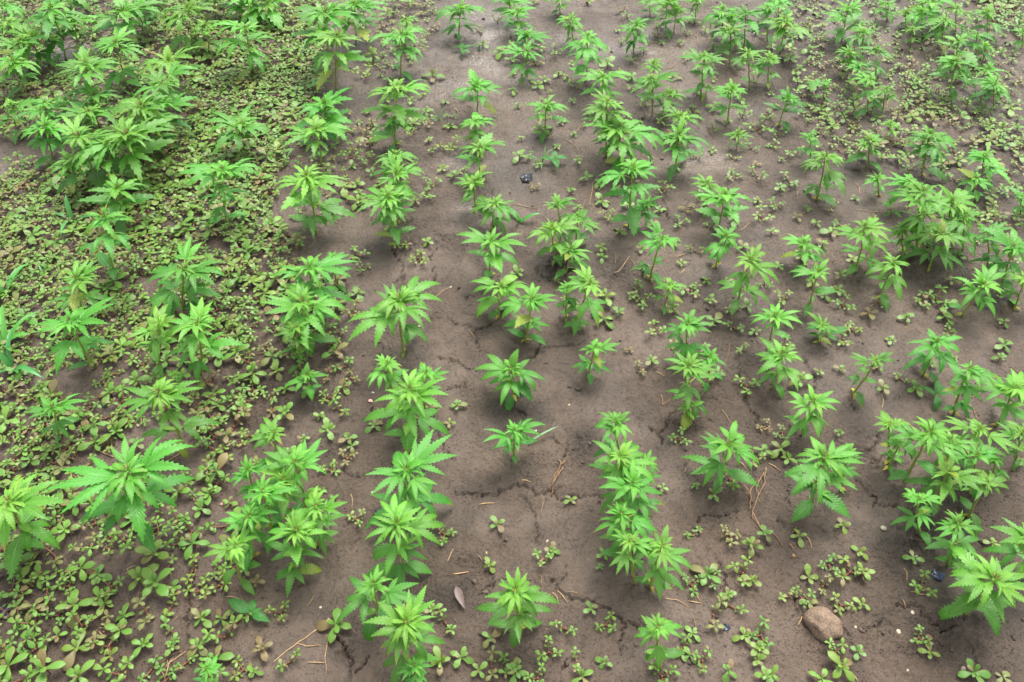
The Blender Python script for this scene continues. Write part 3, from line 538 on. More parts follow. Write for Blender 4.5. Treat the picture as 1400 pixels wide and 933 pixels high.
# ------------------------------------------------------------------ purslane weeds
PURS=[(132,718,30),(93,730,34),(152,735,26),(50,740,30),(122,748,34),(75,760,40),(150,752,24),(218,730,34),(245,745,34),(268,750,40),(25,775,44),(115,782,38),(137,788,34),(155,805,34),(138,820,34),(145,828,30),(95,802,32),(65,815,36),(15,808,40),(38,805,32),(218,805,48),(240,808,26),(172,845,28),(240,870,36),(300,802,34),(50,852,40),(25,850,40),(80,842,28),(170,868,34),(82,872,24),(28,895,52),(110,890,46),(60,905,26),(150,885,44),(70,922,48),(165,925,46),(208,918,36),(200,885,28),(310,875,44),(275,890,34),(297,905,36),(335,920,30),(278,850,30),(305,850,28),(328,853,30),(255,910,28),(5,905,30),(240,888,22),(300,780,26),
(490,715,24),(440,718,24),(608,732,30),(681,720,24),(386,842,28),(462,860,42),(362,893,28),(397,910,30),(352,925,18),(610,855,32),(592,838,20),(670,875,24),(631,903,26),(603,910,34),(672,912,34),(695,910,30),(655,920,22),(354,802,18),(670,775,20),
(755,757,20),(742,768,24),(825,762,18),(820,778,12),(948,732,26),(993,738,30),(1025,750,30),(1045,735,22),(965,790,36),(979,797,26),(946,802,28),(1015,785,34),(1027,795,24),(975,842,40),(1000,830,30),(995,815,20),(1040,870,34),(1035,890,26),(1035,905,22),(1015,873,24),(808,835,20),(828,855,28),(773,862,30),(750,893,32),(735,928,30),(705,920,34),(788,905,26),(795,928,30),(826,908,20),(935,885,32),(943,897,24),(960,905,28),(930,895,20),(905,925,34),(995,920,26),(947,867,20),(1045,928,26),
(1092,735,24),(1150,722,22),(1172,760,24),(1132,775,26),(1160,785,40),(1177,788,22),(1105,790,24),(1125,802,28),(1075,817,26),(1095,820,28),(1105,824,22),(1150,828,28),(1177,828,20),(1245,768,22),(1258,803,32),(1258,870,26),(1272,892,24),(1328,922,34),(1372,925,24),(1138,897,34),(1147,918,38),(1172,893,20),(1120,932,30),(1053,925,24),(1355,745,18),
(875,507,20),(890,498,18),(929,603,26),(975,678,20),(997,658,34),(1035,636,24),(1040,622,20),(1045,585,22),(1012,482,22),(1020,528,30),(980,515,20),(950,666,12),(780,685,18),(905,670,14),(859,482,14),
(472,502,28),(480,517,24),(470,532,22),(372,545,24),(380,512,24),(392,572,32),(465,562,32),(438,572,14),(512,585,24),(477,604,20),(482,613,18),(475,628,24),(625,555,20),(615,580,18),(590,560,20),(460,690,16),(442,675,14),
(320,585,50),(290,575,40),(335,565,30),(300,652,40),(285,645,30),(297,662,30),(315,690,20),(340,550,24),(265,655,26),
(1068,598,22),(1065,620,30),(1075,633,22),(1090,525,30),(1118,512,12),(1205,535,18),(1232,520,22),(1250,535,22),(1365,493,18),(1145,595,12),
(1060,285,22),(1078,250,26),(1065,262,18),(1090,300,16),(1138,285,22),(1168,273,14),(1114,310,16),(1135,322,22),(1152,420,24),(1187,434,24),(1165,452,22),(1125,408,18),(1143,402,22),(1070,412,24),(1260,415,26),(1280,410,34),(1295,420,20),(1290,437,28),(1325,295,24),
(730,258,16),(820,256,18),(822,280,24),(830,302,20),(780,265,16),(905,265,24),(1000,247,24),(1035,245,26),(940,290,20),(1040,300,26),(822,345,18),(823,356,16),(950,348,22),(868,402,30),(876,415,28),(825,440,30),(845,432,18),(895,455,26),(975,445,26),(1003,450,24),(945,398,26),(965,388,16),(708,377,18),(828,412,32),(995,430,14),
(490,280,28),(472,262,26),(585,272,22),(549,340,26),(490,350,26),(575,360,26),(498,368,20),(585,338,16),(490,403,24),(485,430,28),(565,390,14),(455,445,22),(440,460,30),(395,325,34),(408,334,24),(375,350,30),(360,345,28),(380,390,36),(365,410,34),(620,245,18),(632,237,18),
(1078,90,24),(1092,112,26),(1105,125,30),(1122,68,20),(1130,162,24),(1145,155,20),(1058,200,18),(1085,214,26),(1065,185,26),
(730,8,16),(804,8,14),(850,18,18),(858,26,16),(900,52,18),(760,76,20),(735,122,20),(752,130,16),(745,113,14),(778,113,22),(787,121,18),(830,93,24),(863,110,18),(880,146,16),(905,173,26),(977,153,20),(1015,160,24),(1036,177,30),(1048,160,20),(710,220,24),(722,217,18),(740,185,28),
(555,10,36),(530,25,24),(580,10,20),(510,82,28),(500,105,26),(592,108,26),(580,130,24),(572,72,24),(655,45,14),(680,30,16),(685,75,24),(660,65,18),(598,40,16),(500,180,28),(505,202,24),(485,207,20),(480,220,28),(565,176,26),(585,166,24),(615,206,30),(563,228,18)]
FL = [fleshy_leaf(random.Random(60+i)) for i in range(6)]; FL_LOW = [fleshy_leaf(random.Random(60+i), 5, 3) for i in range(6)]
FL_ME = [q.mesh('fleshy_leaf', [M_FLESH]) for q in FL]
GREENS = [(.096, .205, .030), (.112, .225, .035), (.082, .188, .030), (.128, .210, .034)]; BROWNS = [(.15, .15, .05), (.15, .115, .05), (.14, .16, .05)]
def rosette(D, r, branchy, sides=5):
    """(stem Geo, [(variant, matrix, rgba)]) for a weed about D across"""
    g = Geo(); L = []; brown = r.random() < .09; pal = BROWNS if brown else GREENS; base = r.choice(pal)
    def whorl(c, size, n, tilt, a0):
        for i in range(n):
            a = a0+i*2*math.pi/n+r.uniform(-.25, .25); s = size*r.uniform(.75, 1.12)*(1 if i % 2 == 0 else .82)
            M = Matrix.Translation(c) @ Matrix.Rotation(a, 4, 'Z') @ Matrix.Rotation(-(tilt+r.uniform(-.3, .35)), 4, 'Y') @ Matrix.Rotation(r.uniform(-.3, .3), 4, 'X') @ Matrix.Scale(s, 4)
            col = jig(base if r.random() < .85 else r.choice(BROWNS), .14, r)
            L.append((r.randrange(6), M, col))
    hz = D*r.uniform(.12, .3)+.004
    if not branchy:
        a0 = r.uniform(0, 6.28); g.tube([(0, 0, -.006), (D*.02, 0, hz*.5), (0, 0, hz)], [.0017, .0015, .0012], sides)
        whorl((0, 0, hz*.8), D*.50, 4, .12, a0); whorl((0, 0, hz), D*.28, r.choice((2, 3, 4)), .6, a0+.8)
    else:
        a0 = r.uniform(0, 6.28); nb = r.choice((2, 3, 3))
        g.tube([(0, 0, -.006), (0, 0, hz*.4)], [.002, .002], sides)
        for b in range(nb):
            a = a0+b*2*math.pi/nb+r.uniform(-.5, .5); e = Vector((math.cos(a), math.sin(a), 0))*D*r.uniform(.26, .36); e.z = hz*r.uniform(.7, 1.2)
            mid_ = e*.5; mid_.z = hz*.35
            g.tube([(0, 0, .003), tuple(mid_), tuple(e)], [.0018, .0015, .0012], sides)
            whorl(tuple(mid_), D*.17, 2, .2, a+1.57); whorl(tuple(e), D*.24, 4, .15, r.uniform(0, 6.28)); whorl((e.x, e.y, e.z+.002), D*.13, 2, .6, r.uniform(0, 6.28))
    return g.done(), L
MATS = [  # ground that the weeds cover: outline on the photo, spacing in metres
 (.042, [(150, 60), (300, 60), (300, 110), (235, 150), (205, 240), (130, 230), (140, 110)]),
 (.034, [(200, -20), (440, -20), (445, 100), (420, 165), (385, 225), (345, 300), (255, 310), (200, 240), (235, 150), (300, 100), (200, 40)]),
 (.036, [(-160, 205), (200, 240), (390, 220), (362, 300), (405, 330), (400, 400), (350, 440), (335, 490), (280, 500), (200, 470), (140, 515), (0, 500), (-160, 500)]),
 (.039, [(-160, 505), (60, 500), (110, 555), (150, 570), (170, 600), (110, 700), (0, 760), (-160, 760)]),
 (.043, [(-160, 755), (60, 765), (60, 935), (-160, 935)]),
 (.043, [(-260, -60), (270, -60), (210, 60), (150, 110), (150, 180), (-260, 210)]),
 (.040, [(1310, -40), (1560, -40), (1520, 60), (1360, 42)]), (.040, [(1240, 95), (1290, 130), (1312, 165), (1270, 162), (1235, 125)]),
 (.042, [(1330, 172), (1410, 178), (1420, 208), (1340, 204)]), (.045, [(1325, 283), (1410, 292), (1410, 314), (1325, 312)]),
 (.062, [(1130, -30), (1480, -30), (1480, 160), (1150, 130)]), (.058, [(1050, -30), (1480, -30), (1480, 330), (1240, 230), (1110, 200)]), (.06, [(490, -20), (600, -20), (590, 60), (520, 130), (500, 60)]), (.060, [(425, 160), (520, 150), (510, 250), (440, 330), (390, 300)]),
 (.042, [(275, 555), (345, 555), (345, 610), (280, 640)]), (.050, [(150, 600), (310, 640), (320, 720), (230, 735), (200, 690)]), (.052, [(120, 690), (290, 700), (280, 760), (130, 770)]), (.05, [(370, 400), (470, 380), (470, 500), (360, 500)]),
 (.050, [(130, 488), (355, 478), (345, 560), (275, 560), (200, 595), (150, 570)]), (.055, [(60, 690), (330, 690), (340, 935), (60, 935)]), (.07, [(300, 480), (480, 480), (470, 660), (340, 640)]),
 (.105, [(760, 240), (1400, 320), (1400, 560), (880, 480), (760, 470)]), (.085, [(520, 120), (640, 130), (620, 230), (520, 330)]), (.10, [(690, 60), (1050, 20), (1080, 230), (720, 240)])]
BARE = [(100, 72, 36, 12), (118, 515, 28, 14), (250, 640, 36, 22), (240, 165, 24, 12), (0, 235, 18, 16), (178, 772, 26, 16), (300, 340, 20, 12), (205, 390, 24, 12), (62, 480, 20, 10)]
def inside(x, y, poly):
    c = False; j = len(poly)-1
    for i in range(len(poly)):
        (xi, yi), (xj, yj) = poly[i], poly[j]
        if (yi > y) != (yj > y) and x < (xj-xi)*(y-yi)/(yj-yi)+xi: c = not c
        j = i
    return c
WEEDS = []; cell = {}
def free(x, y, s):
    k = int(x//.1), int(y//.1)
    return all((x-a)**2+(y-b)**2 > (s*.5+s2*.5)**2*.5 for i in (-1, 0, 1) for j in (-1, 0, 1) for a, b, s2 in cell.get((k[0]+i, k[1]+j), ()))
def addweed(x, y, D, mat, s):
    WEEDS.append((x, y, D, mat)); cell.setdefault((int(x//.1), int(y//.1)), []).append((x, y, s))
for px, py, dpx in PURS:
    x, y, t = ground_at(px, py); addweed(x, y, max(.018, dpx/FPX*t*1.34), False, .04)
wr = random.Random(77)
for sp_, poly in MATS:
    x0, x1 = min(p[0] for p in poly), max(p[0] for p in poly); y0, y1 = min(p[1] for p in poly), max(p[1] for p in poly)
    wpts = [ground_at(*p)[:2] for p in poly]; wx0, wx1 = min(p[0] for p in wpts), max(p[0] for p in wpts); wy0, wy1 = min(p[1] for p in wpts), max(p[1] for p in wpts)
    for _ in range(int((wx1-wx0)*(wy1-wy0)/sp_**2*6)):
        x, y = wr.uniform(wx0, wx1), wr.uniform(wy0, wy1)
        if not inside(x, y, wpts) or not free(x, y, sp_): continue
        v = Vector((x, y, -CAM_H)); zc = y*math.cos(PITCH)+CAM_H*math.sin(PITCH); yc = y*math.sin(PITCH)-CAM_H*math.cos(PITCH)
        px, py = 700+FPX*x/zc, 466.5-FPX*yc/zc
        if any(((px-a)/c)**2+((py-b)/d)**2 < 1 for a, b, c, d in BARE): continue
        addweed(x, y, wr.uniform(.052, .086) if sp_ < .06 else wr.uniform(.036, .064), px < 420, sp_)
WEEDS.sort(key=lambda q: -(q[2]/(q[1]*math.cos(PITCH)+CAM_H*math.sin(PITCH))))
def in_view(x, y):
    zc = y*math.cos(PITCH)+CAM_H*math.sin(PITCH); yc = y*math.sin(PITCH)-CAM_H*math.cos(PITCH)
    return abs(FPX*x/zc) < 705 and abs(FPX*yc/zc) < 470
NAMEOF = {}; by = {}
for q in WEEDS:            # which hemp plant each weed grows beside, and how near it is among the weeds on that side
    p = min(HEMPS, key=lambda p: (p['x']-q[0])**2+(p['y']-q[1])**2); dx, dy = q[0]-p['x'], q[1]-p['y']
    s = ('right of' if dx > 0 else 'left of') if abs(dx) > abs(dy) else ('behind' if dy > 0 else 'before')
    sz = 'small' if q[2] < .045 else 'large' if q[2] > .062 else 'mid-sized'
    by.setdefault((id(p), s, sz), []).append((math.hypot(dx, dy), q))
for (pid, s, sz), ls in by.items():
    for i, (_, q) in enumerate(sorted(ls)): NAMEOF[q] = f"{'nearest' if i == 0 else ORD[min(i, 28)]+' nearest'} {sz} purslane {s} the {SHORT[pid]}"
mass = []; count = 0
for x, y, D, inmat in WEEDS:
    r = random.Random(int(x*99991)+int(y*77773)); z = gz(x, y); branchy = D > .05 and r.random() < .6
    single = count < 298 and in_view(x, y)
    sg, L = rosette(D, r, branchy, 5 if single else 3)
    if single:
        count += 1
        t = bpy.data.objects.new('purslane', None); C.objects.link(t); t.empty_display_size = .01; t.location = (x, y, z)
        red = L[0][2][0] > L[0][2][1]*.85
        size_ = 'tiny' if D < .026 else 'small' if D < .042 else 'large' if D > .06 else 'medium'
        lab = NAMEOF[(x, y, D, inmat)]
        grp = 'purslane crowded together in the weedy left side' if inmat else 'purslane weeds on the open mud'
        tag(t, lab, 'weed', grp)
        obj('stem', sg.mesh('stem', [M_RED]), t)
        zc = y*math.cos(PITCH)+CAM_H*math.sin(PITCH)
        if FPX*D/zc >= 15:
            for v, M, col in L:
                o = bpy.data.objects.new('leaf', FL_ME[v]); C.objects.link(o); o.parent = t; o.matrix_local = M; o.color = col
        else: obj('leaves', combine([(FL_LOW[v], M, col) for v, M, col in L], 'leaves', [M_FLESH_A], False), t)
    else:
        T = Matrix.Translation((x, y, z)); mass += [(FL_LOW[v], T @ M, col) for v, M, col in L]
        sgr = sg; sgr.m[:] = 1; mass.append((sgr, T, (.16, .06, .04, 1)))
tag(obj('purslane_cover', combine(mass, 'purslane_cover', [M_FLESH_A, M_RED], False)), 'dense carpet of small green purslane weeds between the hemp rows', 'weeds', None, 'stuff')
# ------------------------------------------------------------------ the same crop goes on past the picture's edges
mass = []; mr = random.Random(8)
for row in range(-22, 23):
    y = .35+mr.uniform(0, .1)
    while y < 4.3:
        y += mr.uniform(.14, .32)
        x = ((row*PITCHROW+ph)-y*math.sin(YAW))/math.cos(YAW)+mr.gauss(0, .03)
        zc = y*math.cos(PITCH)+CAM_H*math.sin(PITCH); yc = y*math.sin(PITCH)-CAM_H*math.cos(PITCH); px, py = 700+FPX*x/zc, 466.5-FPX*yc/zc
        if -90 < px < 1490 and -60 < py < 1120 or abs(x) > 3.1: continue
        h, S = mr.uniform(.09, .22), mr.uniform(.12, .21); lay, l = hemp_layout(h, S, None, mr); T = Matrix.Translation((x, y, gz(x, y))); tint = mr.uniform(.85, 1.15)
        sg, pts = stem_geo(h, mr.uniform(-.1, .1)*h, 0, mr); sg.m[:] = 1; mass.append((sg, T, (.2, .25, .05, 1)))
        q = np.linspace(0, 1, 8); pos = lambda f: tuple(float(np.interp(f, q, pts[:, i])) for i in range(3))
        for k, f, az, pit, size, c in lay:
            M = T @ Matrix.LocRotScale(Vector(pos(f)), None, None) @ Matrix.Rotation(az, 4, 'Z') @ Matrix.Rotation(-pit, 4, 'Y') @ Matrix.Scale(size, 4)
            mass.append((mr.choice(LEAVES[k, False]), M, jig(tuple(u*tint for u in c), .12, mr)))
        mass.append((mr.choice(TIPS[False]), T @ Matrix.Translation(pos(.985)) @ Matrix.Scale(l*.6, 4), jig(YOUNG, .1, mr)))
tag(obj('hemp_crop', combine(mass, 'hemp_crop', [M_LEAF_A, M_STEM])), 'more rows of young hemp continuing past the edges of the picture', 'crop', None, 'stuff')
# ------------------------------------------------------------------ straw, roots, stones, scraps, grass
STRAW = [[(451,847),(432,865),(409,881),(375,909)],[(405,884),(424,885),(440,887)],[(448,872),(447,900),(446,925)],[(461,832),(472,855),(487,872)],[(422,908),(447,909)],[(420,831),(431,815)],[(612,769),(620,751)],[(620,784),(641,779)],[(654,760),(660,767)],
[(776,811),(794,812)],[(755,814),(766,826)],[(762,810),(777,825)],[(737,790),(742,797),(740,812)],[(946,842),(954,864)],[(907,819),(925,820),(942,831)],[(940,822),(960,824)],[(948,809),(958,822)],[(1028,700),(1040,727)],
[(997,473),(990,501)],[(987,562),(1000,581)],[(897,510),(910,515)],[(1010,633),(1022,643)],[(713,657),(727,656)],[(741,676),(741,698)],[(934,648),(938,640)],[(904,540),(907,552),(917,544)],[(934,698),(940,690)],
[(860,355),(842,378),(835,380)],[(839,350),(842,363)],[(922,434),(967,434)],[(810,250),(806,283)],[(812,262),(815,275)],[(1010,318),(1025,306)],[(800,274),(797,286)],[(778,274),(794,279)],[(700,284),(735,287)],[(924,357),(938,349)],[(930,377),(937,368)],[(862,360),(870,370)],
[(912,95),(922,90),(932,81)],[(914,86),(912,72)],[(770,189),(782,196),(791,207)],[(782,184),(790,180),(795,170)],[(760,208),(772,193)],[(950,47),(955,62)],[(1177,140),(1157,160),(1132,178)],[(1214,137),(1212,146),(1207,150)],[(885,56),(900,60)],[(884,62),(896,55)],
[(1170,288),(1196,289),(1222,292)],[(1095,292),(1107,285),(1127,287)],[(1087,258),(1091,273)],[(1171,250),(1177,266)],[(1365,447),(1377,447)],[(1255,448),(1261,455)],[(1236,450),(1245,441)],[(1382,502),(1400,515)],[(1330,542),(1350,531)],[(1327,551),(1339,573)],[(1320,563),(1323,573)],[(1050,636),(1067,646)],[(1205,541),(1207,558)],
[(1055,732),(1072,746)],[(1079,744),(1087,754)],[(1102,735),(1110,750)],[(1084,728),(1090,718)],[(1245,811),(1260,813),(1271,816)],[(1235,780),(1240,794)],[(1234,820),(1239,830)],[(1162,921),(1174,932)],[(1096,844),(1091,855)],[(1358,768),(1378,769)],
[(172,787),(177,778),(185,775)],[(122,850),(141,840)],[(136,859),(162,857)],[(162,857),(152,880),(139,906)],[(120,880),(135,860)],[(135,864),(144,875)],[(268,780),(264,794),(260,807)],[(90,822),(110,820),(132,825)],[(255,892),(235,907),(225,932)],[(215,912),(235,898),(250,893)],[(222,920),(240,900)],[(238,850),(245,842)],[(310,817),(335,822)],[(186,818),(192,808)],[(230,905),(228,930)],
[(463,468),(471,478)],[(350,485),(380,481)],[(442,478),(443,490)],[(655,690),(677,686)],[(438,604),(436,612)],[(155,626),(138,618),(120,606)],[(148,531),(134,548),(122,563)],[(250,618),(237,628),(225,635)],[(595,405),(615,391)],[(460,329),(472,324)],[(200,525),(208,518)],[(610,60),(620,66)],[(622,150),(628,158)],[(640,450),(650,462)],[(480,680),(484,700)],[(1190,420),(1200,412)],[(520,300),(540,304)]]
sr = random.Random(21)
for pts in STRAW:
    W = [ground_at(*p)[:2] for p in pts]; m0 = W[len(W)//2] if len(W) > 2 else ((W[0][0]+W[1][0])/2, (W[0][1]+W[1][1])/2)
    fat = 2.0 if pts[0] in ((1177, 140), (155, 626)) else 1.0
    Q = []
    for (a, b), (c, d) in zip(W[:-1], W[1:]):
        n = 5
        for i in range(n): k = i/n; Q.append((a+(c-a)*k, b+(d-b)*k))
    Q.append(W[-1]); n = len(Q); amp = sr.uniform(.0, .003); rad = sr.uniform(.0009, .0015)*fat
    P = np.array([(q[0]-m0[0]+amp*math.sin(i*.9), q[1]-m0[1]+amp*math.cos(i*.7), gz(*q)-gz(*m0)+rad*.7+.003*math.sin(math.pi*i/(n-1))*sr.random()) for i, q in enumerate(Q)])
    g = Geo(); g.tube(P, np.linspace(rad, rad*.7, n), 6, 0, .7)
    L_ = math.hypot(W[0][0]-W[-1][0], W[0][1]-W[-1][1]); nm = 'long' if L_ > .06 else 'short'
    lab = beside(m0[0], m0[1], [f'{nm} dry straw', f'{nm} pale straw', f'bent {nm} straw'])
    o = obj('straw', g.mesh('straw', [M_STRAW]), None, (m0[0], m0[1], gz(*m0)), color=(lambda v: (v*1.05, v, v*.95, 1))(sr.uniform(.55, 1.2)))
    tag(o, lab, 'straw', 'dry straw scattered on the mud')
def strand(px, lift, rad, r):
    W = [ground_at(*p)[:2] for p in px]; t = np.linspace(0, len(W)-1, 14); k = np.arange(len(W))
    x = np.interp(t, k, [q[0] for q in W]); y = np.interp(t, k, [q[1] for q in W])
    x = np.convolve(np.pad(x, 1, 'edge'), [.25, .5, .25], 'valid'); y = np.convolve(np.pad(y, 1, 'edge'), [.25, .5, .25], 'valid')
    return np.array([(a+r.gauss(0, .001), b+r.gauss(0, .001), gz(a, b)+rad+lift*math.sin(math.pi*i/13)) for i, (a, b) in enumerate(zip(x, y))])
for nm, lab, strands in [('dry_root', 'tangle of dry brown roots right of the purslane with the red stem', [[(1046, 640), (1045, 664), (1032, 686), (1026, 706), (1040, 727)], [(1024, 699), (1025, 672), (1037, 656)], [(1044, 648), (1032, 670), (1038, 690)], [(1030, 690), (1018, 672), (1005, 660)]]),
                         ('dry_root', 'looped dry root fibres in the open mud right of the long crack', [[(762, 631), (768, 636), (757, 655), (754, 675)], [(773, 631), (760, 646), (755, 664), (757, 672)], [(770, 640), (756, 662), (752, 668)]])]:
    r = random.Random(4); c = ground_at(*strands[0][1])[:2]; zc_ = gz(*c); t = bpy.data.objects.new(nm, None); C.objects.link(t); t.location = (*c, zc_); t.empty_display_size = .01
    tag(t, lab, 'root', 'dry roots on the mud')
    for s in strands:
        P = strand(s, r.uniform(.004, .012), .0014, r)-np.array([c[0], c[1], zc_]); g = Geo(); g.tube(P, np.linspace(.0016, .0009, len(P)), 6, 0); obj('root_strand', g.mesh('root_strand', [M_STRAW]), t, color=(.62, .55, .5, 1))
def pebble_geo(rx, ry, rz, seed, rough_=.16, n=14, m=20):
    th = np.linspace(0, math.pi, n)[:, None]; ph_ = np.linspace(0, 2*math.pi, m+1)[None, :-1]
    d = np.stack([np.sin(th)*np.cos(ph_), np.sin(th)*np.sin(ph_), np.cos(th)+0*ph_], 2)
    k = 1+rough_*(perlin(d[..., 0]*1.3+seed, d[..., 1]*1.3+d[..., 2]*.9, seed)*1.4+.4*perlin(d[..., 0]*3+seed, d[..., 1]*3-d[..., 2]*2, seed+1))
    g = Geo(); g.grid(d*k[..., None]*np.array([rx, ry, rz]), None, 0, close=True); return g
x, y, t = ground_at(1124, 856); k = t/FPX
tag(obj('stone', pebble_geo(25.5*k, 21.5*k, 18*k, 12, .2, 28, 40).mesh('stone', [M_STONE]), None, (x, y, gz(x, y)+6*k), (0, .1, -.6)), 'smooth rounded brown stone half sunk in the mud', 'stone')
for px, py, d, col, lab in [(1249, 836, 8, (1.2, 1.15, 1.05), 'pinkish white pebble right of the smooth mud hump, upper of two'), (1231, 861, 9, (1.3, 1.25, 1.15), 'cream pebble on smooth mud between the stone and the blue scrap'), (1206, 725, 11, (.75, .8, .72), 'flat grey-green pebble standing alone above the stone'),
    (1085, 760, 6, (1.0, .6, .3), 'orange-brown pebble left of the reddish purslane above the stone'), (1171, 856, 5, (1.3, 1.2, .9), 'tiny yellow pebble just right of the stone'), (616, 391, 4, (1.4, 1.4, 1.35), 'tiny white pebble at the end of a straw in the bare strip'), (573, 445, 4, (1.3, 1.3, 1.2), 'tiny white grit right of the wide central hemp plant'),
    (510, 537, 5, (1.3, 1.3, 1.25), 'small white pebble beside the pink petal'), (1272, 880, 8, (1.3, 1.15, 1.1), 'white flake of stone behind the lowest pair of purslane, right'), (1318, 914, 9, (1.2, 1.1, 1.05), 'whitish pebble beside the purslane on the bottom right edge'), (1274, 868, 13, (.42, .27, .2), 'dull brown pebble sunk beside the white flake'),
    (733, 587, 4, (1.5, 1.5, 1.5), 'tiny white grain behind the loose grass blade'), (778, 552, 4, (1.3, 1.2, .9), 'tiny cream grain on the smooth middle mud'), (510, 676, 5, (1.5, 1.5, 1.4), 'small white pebble left of the tall central hemp plant'), (439, 832, 5, (1.4, 1.3, 1.2), 'small white pebble at a straw tip left of the nearest hemp'),
    (665, 756, 4, (1.4, 1.1, .6), 'tiny yellow grain in the bare strip above the shrivelled leaf'), (302, 688, 7, (.9, .55, .42), 'pinkish brown pebble beside the purslane left of the second hemp row'), (1243, 915, 5, (1.1, 1.0, 1.0), 'tiny pale pebble near the bottom edge, lower right'), (748, 740, 5, (1.2, 1.1, 1.0), 'tiny pale pebble at the end of the thin upright crack'), (62, 788, 8, (.8, .62, .42), 'flat tan pebble among purslane in the lower left')]:
    x, y, t = ground_at(px, py); k = t/FPX
    tag(obj('pebble', pebble_geo(d*.44*k, d*.36*k, d*.2*k, px % 50, .3, 8, 10).mesh('pebble', [M_PEBBLE]), None, (x, y, gz(x, y)+d*.04*k), (.1, .2, px % 6), 1.0, tuple(v*.6 for v in col)+(1,)), lab, 'pebble', 'small pebbles on the mud')
def scrap_geo(s, seed):
    n = 9; a = np.linspace(-1, 1, n); U, V = np.meshgrid(a, a, indexing='ij')
    z = .55*np.abs(perlin(U*1.9+seed, V*1.9, seed))*2+.25*perlin(U*4+seed, V*4, seed+1)+.35*np.exp(-(U**2+V**2)*1.6)-.22*(U**4+V**4)
    rr = .8+.5*perlin(U*1.3+3*seed, V*1.3, seed+2)
    top = np.stack([U*rr*s, V*rr*s*1.15, z*s*.45], 2); g = Geo(); g.grid(top); g.grid((top-np.array([0, 0, s*.12]))[::-1]); return g
for px, py, d, col, lab in [(720, 244, 10, (.9, .95, 1.05), 'crumpled black plastic scrap lying in the bare strip'), (992, 858, 6, (1.0, 1.25, 1.9), 'small blue-black plastic scrap below the purslane left of the stone'), (1281, 787, 9, (.9, 1.3, 2.3), 'dark blue scrap half under the broad lower right hemp'),
                            (519, 702, 8, (.8, .85, .9), 'black scrap behind the tall hemp at the bottom centre'), (3, 836, 9, (.8, 1.1, 2.0), 'navy scrap at the left edge among purslane')]:
    x, y, t = ground_at(px, py); k = t/FPX
    tag(obj('plastic_scrap', scrap_geo(d*k, px % 17).mesh('plastic_scrap', [M_PLASTIC], smooth=False), None, (x, y, gz(x, y)+.003), (0, 0, px % 5), 1, col+(1,)), lab, 'scrap')
x, y, t = ground_at(630, 819); g = Geo(); leaflet(g, Matrix.Translation((-.026, 0, 0)), .058, .018, 6, .35, R(24), .25, True, tooth=0)
tag(obj('dead_leaf', g.mesh('dead_leaf', [M_DEAD]), None, (x, y, gz(x, y)+.005), (.25, 0, -1.15)), 'shrivelled grey-brown leaf left of the lone hemp in the bare strip', 'dead leaf')
x, y, t = ground_at(504, 547); g = Geo(); leaflet(g, Matrix.Identity(4), .015, .010, 3, .4, R(10), .3, False, tooth=0)
tag(obj('fallen_petal', g.mesh('fallen_petal', [M_PEBBLE]), None, (x, y, gz(x, y)+.003), (0, 0, -.6), 1, (1.5, .85, .95, 1)), 'tiny pink petal on the mud left of the central hemp clump', 'petal')
def blade_geo(L, W, lean, curl, r):
    g = Geo(); n = 9; q = np.linspace(0, 1, n); ang = lean-curl*q
    cx = np.concatenate([[0], np.cumsum(np.cos(ang[:-1]))])*L/(n-1); cz = np.concatenate([[0], np.cumsum(np.sin(ang[:-1]))])*L/(n-1)
    w_ = W/2*np.sin(math.pi*np.clip(q*.86+.14, 0, 1))**.7; w_[-1] = W*.01; cols = (-1, 0, 1); P = np.zeros((n, 3, 3)); UV = np.zeros((n, 3, 2))
    for j, c in enumerate(cols): P[:, j] = np.stack([cx, c*w_, cz+abs(c)*w_*.35], 1); UV[:, j] = np.stack([q, np.full(n, .5+.5*c)], 1)
    g.grid(P, UV); return g
GRASS = [(741, 222, 7, .085, .004, 'thin grass tuft at the foot of a hemp plant in the upper middle', (.07, .24, .035)), (14, 476, 8, .135, .017, 'broad grass clump at the left edge of the picture', (.075, .27, .035)), (10, 405, 4, .12, .015, 'small bright grass shoot above the clump at the left edge', (.07, .27, .05)),
         (102, 305, 4, .11, .014, 'upright grass seedling among purslane in the upper left', (.06, .25, .05)), (62, 380, 3, .07, .009, 'slim grass seedling below the upright one, left side', (.07, .27, .05)), (24, 510, 5, .13, .014, 'drooping grass seedling below the clump at the left edge', (.05, .22, .05)), (712, 306, 3, .10, .014, 'broad-bladed grass arching beside the middle hemp row', (.06, .26, .04)),
         (392, 226, 4, .07, .006, 'fine grass seedling at the edge of the weedy left side', (.06, .25, .04)), (505, 12, 4, .06, .005, 'fine grass tuft near the top edge left of the bare strip', (.06, .22, .04)), (655, 68, 4, .05, .004, 'bluish grass sprig on shiny mud in the upper bare strip', (.06, .2, .06)), (600, 165, 5, .06, .004, 'pale grass sprig left of the upper middle row', (.08, .22, .05))]
for px, py, n, L_, W_, lab, col in GRASS:
    x, y, t_ = ground_at(px, py); r = random.Random(px); t = bpy.data.objects.new('grass_clump', None); C.objects.link(t); t.location = (x, y, gz(x, y)); t.empty_display_size = .01; tag(t, lab, 'grass', 'grass seedlings')
    for i in range(n):
        obj('blade', blade_geo(L_*r.uniform(.6, 1.1), W_*r.uniform(.7, 1.1), r.uniform(.8, 1.4), r.uniform(.5, 1.7), r).mesh('blade', [M_GRASS]), t, (r.uniform(-.004, .004), r.uniform(-.004, .004), -.003), (0, 0, i*6.28/n+r.uniform(-.5, .5)), 1, jig(col, .15, r))
x, y, t = ground_at(722, 610); a, b, _ = ground_at(764, 588); g = blade_geo(math.hypot(a-x, b-y), .006, .22, .4, rng)
